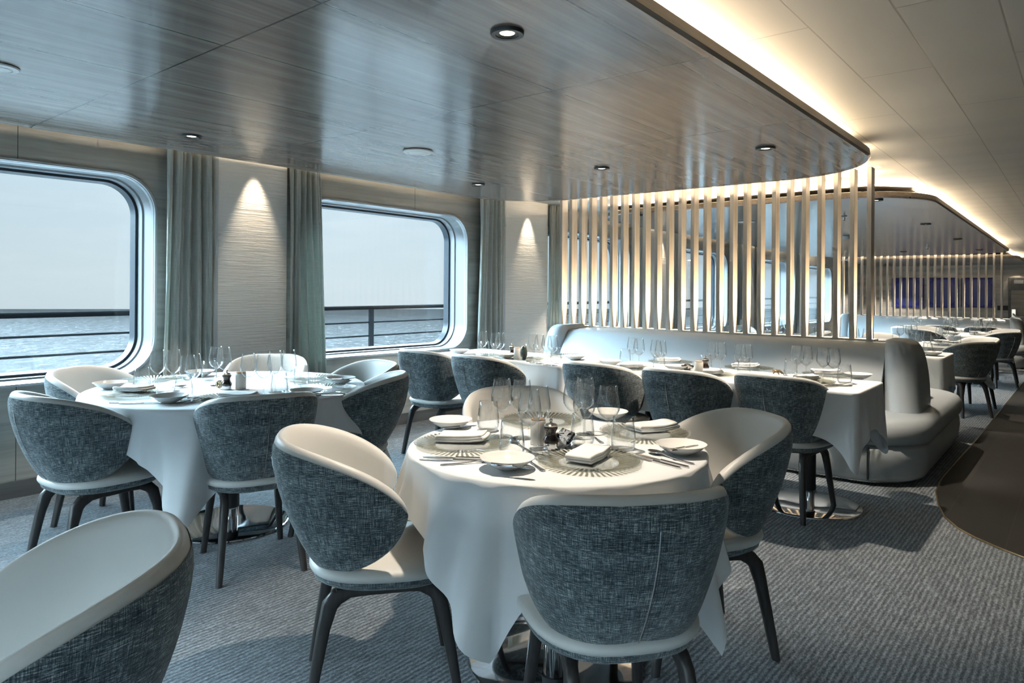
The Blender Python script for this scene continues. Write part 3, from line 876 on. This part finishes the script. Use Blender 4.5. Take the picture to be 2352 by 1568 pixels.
def rect_table(x0, x1, y0, y1, lab, clab, seed, side=.26, corner=.47):
    cx, cy = (x0+x1)/2, (y0+y1)/2
    e = empty('rectangular_table', (cx, cy, sheer(cy))); tag(e, lab, 'table', 'rectangular dining tables')
    bm = bmesh.new(); box(bm, x0-cx+.016, x1-cx-.016, y0-cy+.016, y1-cy-.016, .725, ZT-.006, .01); link('tabletop', bm, 'dark_wood', e, smooth=False)
    ww = x1-x0
    for px in ([-ww*.3, ww*.3] if ww > 1.2 else [0]): pedestal(e, px, 0)
    # outline with dense corners
    base = rrect(x0-cx, x1-cx, y0-cy, y1-cy, .035, 10); pts = []
    dense = []
    n = len(base)
    for i in range(n):
        a, b = Vector(base[i]), Vector(base[(i+1) % n]); m = max(1, int((b-a).length/.012))
        for k in range(m): dense.append(a+(b-a)*k/m)
    n = len(dense)
    hx, hy = ww/2, (y1-y0)/2; dr = []
    for i, p in enumerate(dense):
        t = (dense[(i+1) % n]-dense[i-1]).normalized(); nn = Vector((t.y, -t.x))
        if nn.dot(p) < 0: nn = -nn
        pts.append((p.x, p.y, nn.x, nn.y))
        dc = math.hypot(hx-abs(p.x), hy-abs(p.y))
        dr.append(side + (corner-side)*math.exp(-(dc/.10)**1.3))
    cloth(pts, dr, cx, cy, clab, fold=.012, flare=.03, seed=seed)
round_table(T2, .53, 'front round table on a mirror steel base, partly under its cloth')
round_cloth(T2, .53, .735, [-73, -6, 100, 190], 'white cloth on the front round table, pointed corner hanging left', 3)
round_table(T1, .735, 'larger round table on the left on a mirror steel base')
round_cloth(T1, .735, .90, [-42, -118, 52, 142], 'white cloth on the left round table, pointed corner near the carpet', 5)
rect_table(-2.80, -.985, 4.24, 4.90, 'long rectangular table in front of the grey banquette', 'white cloth on the long table, corner draped by the banquette end', 7, .25, .47)
rect_table(-4.42, -3.02, 4.24, 4.92, 'small rectangular table near the second plaster column', 'white cloth on the small table near the second column', 9, .25, .45)
rect_table(-2.85, -1.02, 7.55, 8.2, 'rectangular table right behind the near banquette', 'white cloth on the table right behind the near banquette', 11, .30, .42)
round_table(T6, .53, 'first distant round table beyond the banquette')
round_cloth(T6, .53, .735, [-73, 10, 100, 190], 'white cloth on the first distant round table', 13)
round_table(T9, .53, 'second distant round table beside the walkway')
round_cloth(T9, .53, .735, [-70, 15, 100, 190], 'white cloth on the second distant round table', 15)
round_table(T7, .735, 'distant round table near the windows behind the slats')
round_cloth(T7, .735, .90, [-40, 50, 140, 230], 'white cloth on the distant table near the windows', 17)
rect_table(-3.0, -1.1, 15.5, 16.15, 'rectangular table in front of the far banquette', 'white cloth on the table in front of the far banquette', 19, .28, .42)
# ================================================================== TABLEWARE
def wine():
    r = empty('wine_glass')
    bm = bmesh.new()
    lathe(bm, [(.0045, .094), (.010, .098), (.022, .107), (.033, .120), (.039, .134), (.0405, .147), (.0395, .162), (.036, .185), (.0305, .222), (.0298, .2222), (.0293, .2218), (.0348, .185), (.0382, .162), (.0392, .147), (.0378, .135), (.032, .122), (.021, .1095), (.009, .1015), (0, .1)], 36)
    link('bowl', bm, 'glass', r, angle=60)
    bm = bmesh.new(); lathe(bm, [(.0045, .094), (.0036, .07), (.0036, .03), (.005, .012), (.010, .006)], 16); link('stem', bm, 'stem_glass', r)
    bm = bmesh.new(); lathe(bm, [(.010, .006), (.024, .003), (.0345, .0022), (.0355, .001), (.034, 0), (0, 0)], 32); link('foot', bm, 'stem_glass', r)
    return reg(r)
def tumbler():
    bm = bmesh.new()
    lathe(bm, [(0, .0), (.026, .0), (.036, .006), (.042, .018), (.0435, .034), (.0425, .055), (.0385, .09), (.0355, .118), (.0350, .1184), (.0345, .1178), (.0372, .09), (.0412, .055), (.0422, .034), (.0402, .020), (.034, .0105), (.024, .007), (0, .007)], 36)
    return reg(link('tumbler', bm, 'glass', angle=60))
def charger_plate():
    bm = bmesh.new()
    lathe(bm, [(0, .004), (.095, .004), (.105, .006), (.165, .014), (.172, .016), (.175, .0175), (.1752, .0145), (.172, .012), (.105, .002), (.095, 0), (0, 0)], 72)
    return reg(link('charger_plate', bm, 'charger_glass', angle=50))
def bowl():
    bm = bmesh.new()
    lathe(bm, [(0, .0), (.032, 0), (.036, .003), (.055, .011), (.074, .024), (.085, .036), (.0862, .0365), (.0868, .0355), (.0855, .0335), (.084, .0345), (.073, .0245), (.054, .0135), (.033, .0065), (0, .0055)], 48)
    return reg(link('bread_bowl', bm, 'white_ceramic', angle=60))
def flat_outline(bm, prof, th, zf):
    """prof = [(x, half width)] along x; zf(x) gives the arch"""
    tops = [(x, w, zf(x)) for x, w in prof]
    up = [[bm.verts.new((x, s*w, z+th*(1-.4*abs(s)))) for s in (-1, -.5, 0, .5, 1)] for x, w, z in tops]
    dn = [[bm.verts.new((x, s*w, z)) for s in (-1, -.5, 0, .5, 1)] for x, w, z in tops]
    for i in range(len(prof)-1):
        for k in range(4):
            bm.faces.new((up[i][k], up[i+1][k], up[i+1][k+1], up[i][k+1])); bm.faces.new((dn[i][k+1], dn[i+1][k+1], dn[i+1][k], dn[i][k]))
        for k in (0, 4):
            bm.faces.new((up[i][k], up[i+1][k], dn[i+1][k], dn[i][k]))
    for i in (0, -1):
        for k in range(4): bm.faces.new((up[i][k], up[i][k+1], dn[i][k+1], dn[i][k]))
def knife(L=.225, name='table_knife'):
    r = empty(name); k = L/.225
    bm = bmesh.new(); flat_outline(bm, [(-.112*k, .004), (-.105*k, .0075), (-.06*k, .0068), (-.01*k, .0055), (.0, .0048)], .007, lambda x: 0); link('handle', bm, 'steel', r, angle=60)
    bm = bmesh.new(); flat_outline(bm, [(0, .0045), (.015*k, .009), (.06*k, .0100), (.095*k, .0085), (.108*k, .004), (.112*k, .001)], .0016, lambda x: .0012); link('blade', bm, 'steel', r)
    return reg(r)
def fork():
    r = empty('table_fork')
    arch = lambda x: .001 + .010*smoothstep((x+.02)/.07) - .013*smoothstep((x-.055)/.05)
    bm = bmesh.new(); flat_outline(bm, [(-.100, .004), (-.092, .0085), (-.06, .006), (0, .0028), (.03, .003), (.045, .0085), (.055, .0115), (.066, .012)], .003, arch); link('handle', bm, 'steel', r, angle=60)
    bm = bmesh.new()
    for q in (-.0095, -.0032, .0032, .0095):
        tube(bm, [(x, q, arch(x)+.0012) for x in (.064, .08, .095, .104)], [.0019, .0018, .0015, .0007], 6)
    link('tines', bm, 'steel', r); return reg(r)
def spoon():
    r = empty('table_spoon')
    arch = lambda x: .001 + .008*smoothstep((x+.02)/.07) - .006*smoothstep((x-.05)/.04)
    bm = bmesh.new(); flat_outline(bm, [(-.100, .004), (-.092, .0085), (-.06, .006), (0, .0028), (.038, .003)], .003, arch); link('handle', bm, 'steel', r, angle=60)
    bm = bmesh.new(); rings = []
    for i in range(6):
        t = i/5; rings.append([(.068+.033*t*math.cos(2*PI*k/20)*(1 if math.cos(2*PI*k/20) > 0 else .95), .020*t*math.sin(2*PI*k/20), .002+.008*t**2) for k in range(20)])
    loft(bm, rings[1:], True, False); o = link('scoop', bm, 'steel', r, angle=80); md = o.modifiers.new('s', 'SOLIDIFY'); md.thickness = .0012
    return reg(r)
def napkin(seed):
    rnd = random.Random(seed); bm = bmesh.new(); Lh, W = .085, .10
    path = []
    zs = [0.004, .0122, .0204]
    for li, z in enumerate(zs):
        d = 1 if li % 2 == 0 else -1
        xs = [d*(-Lh + 2*Lh*k/8) for k in range(9)]
        for x in xs: path.append((x*(1-.03*li), z))
        if li < 2:
            for k in range(1, 5):
                a = -PI/2 + PI*k/5
                path.append((d*(Lh*(1-.03*li)+.004*math.cos(a)), z+.004+.004*math.sin(a)))
    rows = []
    for j in range(13):
        v = -1+2*j/12
        row = []
        for i, (x, z) in enumerate(path):
            wv = .004*math.sin(4*x*10+seed)*v*.3
            row.append((x+.008*v*math.sin(seed), v*W*.5*(1-.1*abs(x)/Lh)+.0, z*(1+.32*math.sin(seed+5*x*7)*(1-v*v)) + .006*max(0, x/Lh)**2 + abs(wv)))
        rows.append(row)
    loft(bm, rows, False, False, closed=False)
    o = link('folded_napkin', bm, 'napkin', angle=80); md = o.modifiers.new('s', 'SOLIDIFY'); md.thickness = .0074; md.offset = 0
    return reg(o)
def mill():
    r = empty('pepper_mill')
    bm = bmesh.new(); lathe(bm, [(0, 0), (.0255, 0), (.0262, .004), (.0255, .021), (0, .021)], 28); link('base', bm, 'chrome', r)
    bm = bmesh.new(); lathe(bm, [(.026, .0212), (.0272, .027), (.026, .034), (.020, .044), (.0175, .053), (.019, .063), (.0235, .071), (.0245, .076), (.023, .080), (0, .080)], 28); link('body', bm, 'mill_wood', r)
    bm = bmesh.new(); lathe(bm, [(.0235, .0802), (.0235, .084), (.018, .089), (.007, .091), (.004, .094), (.006, .098), (.0065, .102), (.004, .106), (0, .107)], 24); link('cap', bm, 'mill_cap', r)
    return reg(r)
def salt():
    r = empty('salt_pot')
    bm = bmesh.new(); lathe(bm, [(0, 0), (.026, 0), (.028, .003), (.028, .086), (.0268, .0885), (0, .0885)], 32); link('pot', bm, 'salt_white', r)
    bm = bmesh.new(); lathe(bm, [(0, .0886), (.0265, .0886), (.0265, .0925), (.0255, .094), (0, .094)], 32); link('lid', bm, 'lid_wood', r)
    return reg(r)
def rock(name, mt, r, sq, seed, sub=2, smooth=False, amp=.3):
    rnd = random.Random(seed); bm = bmesh.new(); bmesh.ops.create_icosphere(bm, subdivisions=sub, radius=r)
    for v in bm.verts:
        k = 1 + amp*(rnd.random()-.5)
        v.co = Vector((v.co.x*sq[0], v.co.y*sq[1], v.co.z*sq[2]))*k
    mz = min(v.co.z for v in bm.verts)
    for v in bm.verts: v.co.z -= mz
    return link(name, bm, mt, smooth=smooth, angle=60)
PROTO = {}
def put(kind, maker, x, y, rz, z, lab, cat, group, tilt=None):
    if kind not in PROTO: PROTO[kind] = maker(); o = PROTO[kind]; o['_used'] = 1; del o['_used']
    else: o = copy_tree(PROTO[kind])
    o.location = (x, y, z+sheer(y)); o.rotation_euler = (tilt or 0, 0, rz) if not isinstance(tilt, tuple) else (tilt[0], tilt[1], rz)
    tag(o, lab, cat, group); return o
ORD = ['first', 'second', 'third', 'fourth', 'fifth', 'sixth', 'seventh', 'eighth', 'ninth', 'tenth', 'eleventh', 'twelfth', 'thirteenth', 'fourteenth', 'fifteenth', 'sixteenth']
def many(kind, maker, items, z, where, noun, cat, group, zrim=None, rz=None):
    """items: (px, py) on plane z(+rim). Labelled from left to right."""
    items = sorted(items, key=lambda t: t[0]); n = len(items)
    for i, it in enumerate(items):
        p = at(it[0], it[1], (zrim if zrim is not None else z))
        ang = it[2] if len(it) > 2 else 0
        lab = ('%s %s' % (noun, where)) if n == 1 else '%s %s, %s from left of %d' % (noun, where, ORD[i], n)
        if len(it) > 3: lab = it[3]
        put(kind, maker, p.x, p.y, R(ang), z, lab, cat, group)
ZS = ZT+.0015
TN = {1: 'on the left round table', 2: 'on the front round table', 3: 'on the long bench table', 4: 'on the small table by the column',
      5: 'on the table right behind the banquette', 6: 'on the first distant round table', 7: 'on the distant table near the windows', 8: 'on the far bench table', 9: 'on the second distant round table'}
WG = {2: [(1153, 870), (1199, 872), (1217, 895), (1239, 887), (1318, 872), (1344, 867), (1342, 884), (1398, 886)],
      1: [(363, 805), (399, 804), (432, 817), (445, 813), (497, 796), (515, 798), (571, 812), (606, 814), (632, 806), (664, 804)],
      4: [(1109, 761), (1138, 764), (1149, 764), (1225, 767), (1240, 768), (1256, 770), (1270, 771)],
      3: [(1453, 775), (1468, 777), (1507, 781), (1518, 782), (1637, 785), (1655, 786), (1700, 790), (1715, 791), (1831, 794), (1852, 795), (1891, 798), (1915, 800)]}
TU = {2: [(1122, 922), (1176, 968), (1338, 950), (1432, 958)], 1: [(326, 845), (481, 829), (422, 860), (642, 856), (692, 839)],
      4: [(1113, 784), (1142, 789), (1217, 790), (1277, 799)], 3: [(1436, 801), (1514, 813), (1621, 813), (1709, 822), (1816, 824), (1940, 837)]}
for t in WG: many('wine', wine, WG[t], ZS, TN[t], 'clear wine glass', 'wine glass', 'wine glasses '+TN[t], zrim=ZT+.222)
for t in TU: many('tumbler', tumbler, TU[t], ZS, TN[t], 'clear water tumbler', 'glass', 'tumblers '+TN[t], zrim=ZT+.118)
CH = {2: [(1063, 1022), (1352, 1062), (1481, 998), (1244, 969)], 1: [(314, 907), (354, 875), (527, 918), (745, 895), (722, 872)],
      4: [(1106, 818), (1203, 826), (1296, 819)], 3: [(1452, 848), (1540, 834), (1630, 862), (1720, 848), (1850, 878), (1905, 864)]}
for t in CH: many('charger', charger_plate, CH[t], ZS, TN[t], 'ridged glass charger plate', 'plate', 'charger plates '+TN[t])
ZP = ZS+.0062
NK = {2: [(1062, 1010, 35), (1352, 1050, 100), (1498, 986, 60)], 1: [(308, 897, 25), (548, 913, 20)],
      3: [(1452, 843, 30), (1536, 829, 20), (1628, 857, 25), (1712, 842, 15), (1846, 870, 40), (1897, 857, 20)]}
for t in NK:
    it = sorted(NK[t]); n = len(it)
    for i, (px, py, a) in enumerate(it):
        p = at(px, py, ZP)
        put('nap%d' % (i % 3), lambda s=i % 3: napkin(1+2*s), p.x, p.y, R(a), ZP, 'folded white napkin %s, %s from left of %d' % (TN[t], ORD[i], n), 'napkin', 'napkins '+TN[t])
BW = {2: [(1035, 982), (1165, 1075), (1565, 1042), (1397, 962)], 1: [(253, 892), (388, 924), (702, 911), (782, 880), (459, 864)],
      4: [(1055, 812), (1163, 822), (1320, 826)], 3: [(1401, 838), (1553, 850), (1971, 870)]}
for t in BW: many('bowl', bowl, BW[t], ZS, TN[t], 'white bread bowl', 'bowl', 'bread bowls '+TN[t])
# butter knives lying in the bowls
BK = {2: [(1056, 975, 25), (1178, 1064, -20), (1572, 1022, 35)], 1: [(790, 868, 20), (710, 898, 15)]}
for t in BK:
    it = sorted(BK[t])
    for i, (px, py, a) in enumerate(it):
        p = at(px, py, ZS+.04)
        o = put('butter', lambda: knife(.14, 'butter_knife'), p.x, p.y, R(a)+YAW, ZS+.030, 'butter knife in a bread bowl %s, %s from left of %d' % (TN[t], ORD[i], len(it)), 'knife', 'butter knives '+TN[t])
def cut(t, name, maker, items, noun, cat):
    it = sorted(items)
    for i, (px, py, a) in enumerate(it):
        p = at(px, py, ZS)
        lab = '%s %s' % (noun, TN[t]) + ('' if len(it) == 1 else ', %s from left of %d' % (ORD[i], len(it)))
        put(name, maker, p.x, p.y, R(a)+YAW, ZS, lab, cat, noun+'s '+TN[t])
cut(2, 'knife', knife, [(1040, 1058, 175), (1047, 1052, 175), (1500, 1060, 128), (1518, 1058, 128)], 'silver table knife', 'knife')
cut(2, 'fork', fork, [(1222, 1065, 110), (1365, 1005, 100), (1082, 1064, 15)], 'silver table fork', 'fork')
cut(2, 'spoon', spoon, [(1540, 1052, 125), (1196, 1025, 110)], 'silver spoon', 'spoon')
cut(1, 'knife', knife, [(308, 925, 8), (331, 927, 8), (738, 908, 10)], 'silver table knife', 'knife')
cut(1, 'fork', fork, [(432, 922, 60), (448, 922, 60), (752, 905, 10)], 'silver table fork', 'fork')
cut(1, 'spoon', spoon, [(390, 893, 60), (662, 910, 60)], 'silver spoon', 'spoon')
cut(3, 'knife', knife, [(1905, 886, 20), (1925, 887, 20), (1496, 848, 15), (1776, 868, 20)], 'silver table knife', 'knife')
cut(3, 'fork', fork, [(1586, 858, 15), (1788, 867, 20), (1935, 884, 20)], 'silver table fork', 'fork')
cut(4, 'knife', knife, [(1132, 824, 20), (1240, 830, 15)], 'silver table knife', 'knife')
for t, px, py in ((2, 1265, 1030), (1, 521, 894), (4, 1176, 818), (3, 1620, 852)):
    p = at(px, py, ZS); put('mill', mill, p.x, p.y, 0, ZS, 'small dark wood pepper mill with metal cap '+TN[t], 'pepper mill', 'pepper mills')
for t, px, py in ((2, 1236, 1020), (1, 553, 893), (4, 1188, 824), (3, 1605, 861)):
    p = at(px, py, ZS); put('salt', salt, p.x, p.y, 0, ZS, 'white cylindrical salt pot '+TN[t], 'salt pot', 'salt pots')
def place_rock(o, px, py, lab, cat, rz=0):
    p = at(px, py, ZS); o.location = (p.x, p.y, ZS+sheer(p.y)); o.rotation_euler = (0, 0, rz); tag(o, lab, cat, 'table stones and ornaments')
place_rock(rock('crystal_rock', 'crystal', .034, (1.1, .9, .95), 3, 2, False, .5), 1298, 1027, 'jagged clear grey crystal beside the mill on the front round table', 'crystal')
place_rock(rock('crystal_rock', 'amber_glass', .026, (1, .9, .9), 5, 2, False, .4), 507, 893, 'small amber glass lump beside the mill on the left round table', 'crystal')
place_rock(rock('standing_stone', 'dark_stone', .05, (.62, .5, 1.2), 8, 3, True, .06), 1203, 827, 'upright dark green stone on the small table by the column', 'stone')
place_rock(rock('polished_stone', 'agate', .048, (1.0, .6, .5), 9, 3, True, .12), 1578, 850, 'black and white stone beside the salt pot on the long table', 'stone', .6)
# bronze leaf ornament
bm = bmesh.new()
for k in range(5):
    a = R(-60+30*k); L = .07 if k in (1, 3) else .055
    rows = []
    for i in range(9):
        u = i/8; w = .016*math.sin(PI*min(1, u*.95+.03))
        rows.append([(math.cos(a)*L*u - math.sin(a)*w*s, math.sin(a)*L*u + math.cos(a)*w*s, .008+.022*math.sin(PI*u)+.006*abs(s)) for s in (-1, 0, 1)])
    loft(bm, rows, False, False, closed=False)
lf = link('leaf_ornament', bm, 'bronze', angle=80); md = lf.modifiers.new('s', 'SOLIDIFY'); md.thickness = .005
place_rock(lf, 1776, 862, 'bronze leaf ornament on the right half of the long table', 'ornament', .5)
# ---- distant tableware
def far_ware(T, r, t, nset, seed):
    rnd = random.Random(seed); wl = []
    for k in range(nset):
        a = 360*k/nset + 49 + (0 if nset == 4 else 10)
        for da, rr in ((-14, r-.23), (6, r-.27)):
            wl.append((T.x+math.cos(R(a+da))*rr, T.y+math.sin(R(a+da))*rr, 'wine'))
        wl.append((T.x+math.cos(R(a-26))*(r-.2), T.y+math.sin(R(a-26))*(r-.2), 'tumbler'))
        wl.append((T.x+math.cos(R(a))*(r-.19), T.y+math.sin(R(a))*(r-.19), 'charger'))
        wl.append((T.x+math.cos(R(a))*(r-.19), T.y+math.sin(R(a))*(r-.19), 'nap'))
        if k % 2 == 0: wl.append((T.x+math.cos(R(a+28))*(r-.1), T.y+math.sin(R(a+28))*(r-.1), 'bowl'))
    far_put(wl, t, rnd)
def far_put(wl, t, rnd):
    G = {'wine': ('wine', 'clear wine glass', 'wine glass', ZS), 'tumbler': ('tumbler', 'clear water tumbler', 'glass', ZS), 'charger': ('charger', 'ridged glass charger plate', 'plate', ZS),
         'nap': ('nap1', 'folded white napkin', 'napkin', ZP), 'bowl': ('bowl', 'white bread bowl', 'bowl', ZS)}
    for k in G:
        it = [w for w in wl if w[2] == k]
        def sx(w):
            v = Vector((w[0], w[1])); d = v.x*fw.x+v.y*fw.y; return (v.x*rt.x+v.y*rt.y)/d
        it.sort(key=sx); key, noun, cat, z = G[k]
        for i, w in enumerate(it):
            put(key, None, w[0], w[1], rnd.uniform(0, 6), z, '%s %s, %s from left of %d' % (noun, TN[t], ORD[i], len(it)), cat, '%ss %s' % (noun, TN[t]))
far_ware(T6, .53, 6, 4, 1); far_ware(T7, .735, 7, 5, 2); far_ware(T9, .53, 9, 4, 3)
def row_ware(xs, yc, t, seed):
    wl = []
    for x in xs:
        wl += [(x+.05, yc-.02, 'wine'), (x+.14, yc+.06, 'wine'), (x+.17, yc-.12, 'tumbler'), (x, yc-.16, 'charger'), (x, yc-.16, 'nap')]
    wl.append((xs[-1]+.22, yc-.18, 'bowl'))
    far_put(wl, t, random.Random(seed))
row_ware([-2.45, -1.9, -1.35], 7.88, 5, 4); row_ware([-2.7, -2.1, -1.5], 15.8, 8, 5)
# ================================================================== LIGHT
def light(kind, loc, energy, color, name, **kw):
    l = bpy.data.lights.new(name, kind); l.energy = energy; l.color = color
    for k, v in kw.items(): setattr(l, k, v)
    o = bpy.data.objects.new(name, l); COL.objects.link(o); o.location = loc; return o
WARM = (1, .76, .50)
for i, (x, y, z, pw, size, aim) in enumerate(LAMPS):
    o = light('SPOT', (x, y, z), pw, (1, .86, .70), 'downlight_lamp', spot_size=R(size), spot_blend=.35, shadow_soft_size=.02)
for i, (a, b) in enumerate(COLS):
    y = (a+b)/2
    o = light('SPOT', (WX+.21, y, ZC-.03+sheer(y)), 26, (1, .82, .60), 'column_spot_lamp', spot_size=R(46), spot_blend=.8, shadow_soft_size=.015)
    o.rotation_euler = (0, R(8), 0)
def cove(x, y, length, out, pw):
    # LED profile lying on the wood panel, tilted up and outwards (out = heading of its outer side in degrees)
    o = light('AREA', (x, y, ZW+.078+sheer(y)), pw*length, WARM, 'cove_strip', shape='RECTANGLE', size=length, size_y=.02)
    d = Vector((math.cos(R(out)), math.sin(R(out)), .55)).normalized()
    ax = Vector((-math.sin(R(out)), math.cos(R(out)), 0)); zz = -d; yy = zz.cross(ax)
    o.rotation_euler = Matrix((ax, yy, zz)).transposed().to_euler(); return o
CP = 10
for y in (-2.9, -.9, 1.1, 3.1): cove(-1.32, y, 2.0, 0, CP)
cove(-1.34, 4.6, .9, 0, CP)
for x in (-3.0, -2.1): cove(x, 5.76, .95, 90, CP)
for x, y, a in ((-1.47, 5.62, 45), (-1.47, 7.56, 315), (-1.47, 16.76, 45), (-1.47, 18.66, 315)): cove(x, y, .5, a, CP)
for x in (-4.0, -3.0, -2.1): cove(x, 7.42, .95, 270, CP)
for y in (8.6, 10, 11.5, 13, 14.5, 15.6): cove(-1.32, y, 1.4, 0, CP)
for x in (-4.0, -3.0, -2.1): cove(x, 16.9, .95, 90, CP); cove(x, 18.52, .95, 270, CP)
cove(-1.32, 20, 2.2, 0, CP)
for y in (.4, 2.6, 4.4): cove(-4.70, y, 1.9, 180, 1.3)
for y in (9, 11, 13, 15): cove(-4.70, y, 1.9, 180, 1.3)
for (xa, xb, y, z0) in ((-4.6, -1.37, SY1, .955), (-4.6, -1.33, SY2, .93)):
    o = light('AREA', ((xa+xb)/2, y, z0-.030+sheer(y)), 100, (1, .74, .45), 'screen_strip', shape='RECTANGLE', size=xb-xa, size_y=.02, spread=R(34))
    o.rotation_euler = (PI, 0, 0)
# wall washer above the far door and above artworks
for px in (2105, 2240, 2335):
    p = far(px, 615); o = light('SPOT', (p.x, Y1-.35, p.z+.1), 110, (1, .82, .6), 'art_spot_lamp', spot_size=R(60), spot_blend=.6, shadow_soft_size=.02)
    o.rotation_euler = (R(25), 0, 0)
# sun from the sea side, high over the bow quarter
SUN_EL, SUN_AZ = R(52), Vector((-.78, .62)).normalized()
sd = Vector((SUN_AZ.x*math.cos(SUN_EL), SUN_AZ.y*math.cos(SUN_EL), math.sin(SUN_EL)))
o = light('SUN', (-20, 20, 20), 1.4, (1, .95, .86), 'sun_lamp', angle=R(.6)); o.rotation_euler = sd.to_track_quat('Z', 'Y').to_euler()
# window portals (sampling aid for the sky light)
for k, (a, b) in enumerate(holes):
    o = light('AREA', (GX-.03, (a+b)/2, (WZ0+WZ1)/2+sheer((a+b)/2)), 1, (1, 1, 1), 'window_portal', shape='RECTANGLE', size=WZ1-WZ0, size_y=b-a)
    o.rotation_euler = (0, R(-90), 0); o.data.cycles.is_portal = True
for a, b in AFT_FILL:
    o = light('AREA', ((a+b)/2, Y0-.26, 1.35), 1, (1, 1, 1), 'window_portal', shape='RECTANGLE', size=b-a, size_y=1.5)
    o.rotation_euler = (R(90), 0, 0); o.data.cycles.is_portal = True
# sky
w = bpy.data.worlds.new('sky'); S.world = w; w.use_nodes = True
nt = w.node_tree
for n in list(nt.nodes): nt.nodes.remove(n)
t = NT(nt); g = t.n('ShaderNodeTexCoord').outputs['Generated']
z = t.sep(g)[2]
dot = t.n('ShaderNodeVectorMath', {0: g, 1: tuple(sd)}, operation='DOT_PRODUCT').outputs['Value']
glow = t.math('POWER', t.math('MAXIMUM', dot, 0.0), 5.0)
up = t.n('ShaderNodeMapRange', {'Value': z, 'From Min': .15, 'From Max': .48}, interpolation_type='SMOOTHSTEP').outputs[0]
cl = t.noise(t.mapping(g, (4, 4, 22)), 2.2, 5, .6)
base = t.ramp(z, [(.0, (.54, .635, .68)), (.10, (.46, .57, .63)), (.4, (.365, .53, .64))])
base = t.mix(t.math('MULTIPLY', t.math('SUBTRACT', cl, .45), .5), base, (.72, .76, .78))
low = t.math('ADD', .49, t.math('MULTIPLY', t.math('POWER', t.math('MAXIMUM', dot, 0.0), 3.0), 1.0))
aft = t.math('MULTIPLY', t.math('MAXIMUM', t.math('MULTIPLY', t.sep(g)[1], -1.0), 0.0), 105.0)
high = t.n('ShaderNodeMapRange', {'Value': z, 'From Min': .38, 'From Max': .66, 'To Min': 1.0, 'To Max': .10}, interpolation_type='SMOOTHSTEP').outputs[0]
st = t.math('ADD', low, t.math('MULTIPLY', t.math('MULTIPLY', up, high), t.math('ADD', t.math('ADD', 42.0, aft), t.math('MULTIPLY', glow, 75.0))))
bg = t.n('ShaderNodeBackground', {'Color': base, 'Strength': st})
nt.links.new(bg.outputs[0], t.n('ShaderNodeOutputWorld').inputs[0])
# ================================================================== CAMERA
cd = bpy.data.cameras.new('camera'); cam = bpy.data.objects.new('camera', cd); COL.objects.link(cam)
cd.sensor_width = 36; cd.lens = F/2352*36; cd.shift_y = -(784-HY)/2352
cd.clip_end = 20000; cd.clip_start = .05
cam.matrix_world = Matrix.Translation((0, 0, H)) @ camrot.to_4x4()
S.camera = cam
S.view_settings.view_transform = 'Standard'; S.view_settings.look = 'None'; S.view_settings.gamma = 1; S.view_settings.use_curve_mapping = False
S.view_settings.exposure = 0.85
c = S.cycles
c.use_denoising = True; c.use_adaptive_sampling = True; c.adaptive_threshold = .12; c.adaptive_min_samples = 16; c.max_bounces = 7; c.diffuse_bounces = 3; c.glossy_bounces = 3; c.transmission_bounces = 5; c.transparent_max_bounces = 28
c.caustics_reflective = False; c.caustics_refractive = False; c.sample_clamp_indirect = 6
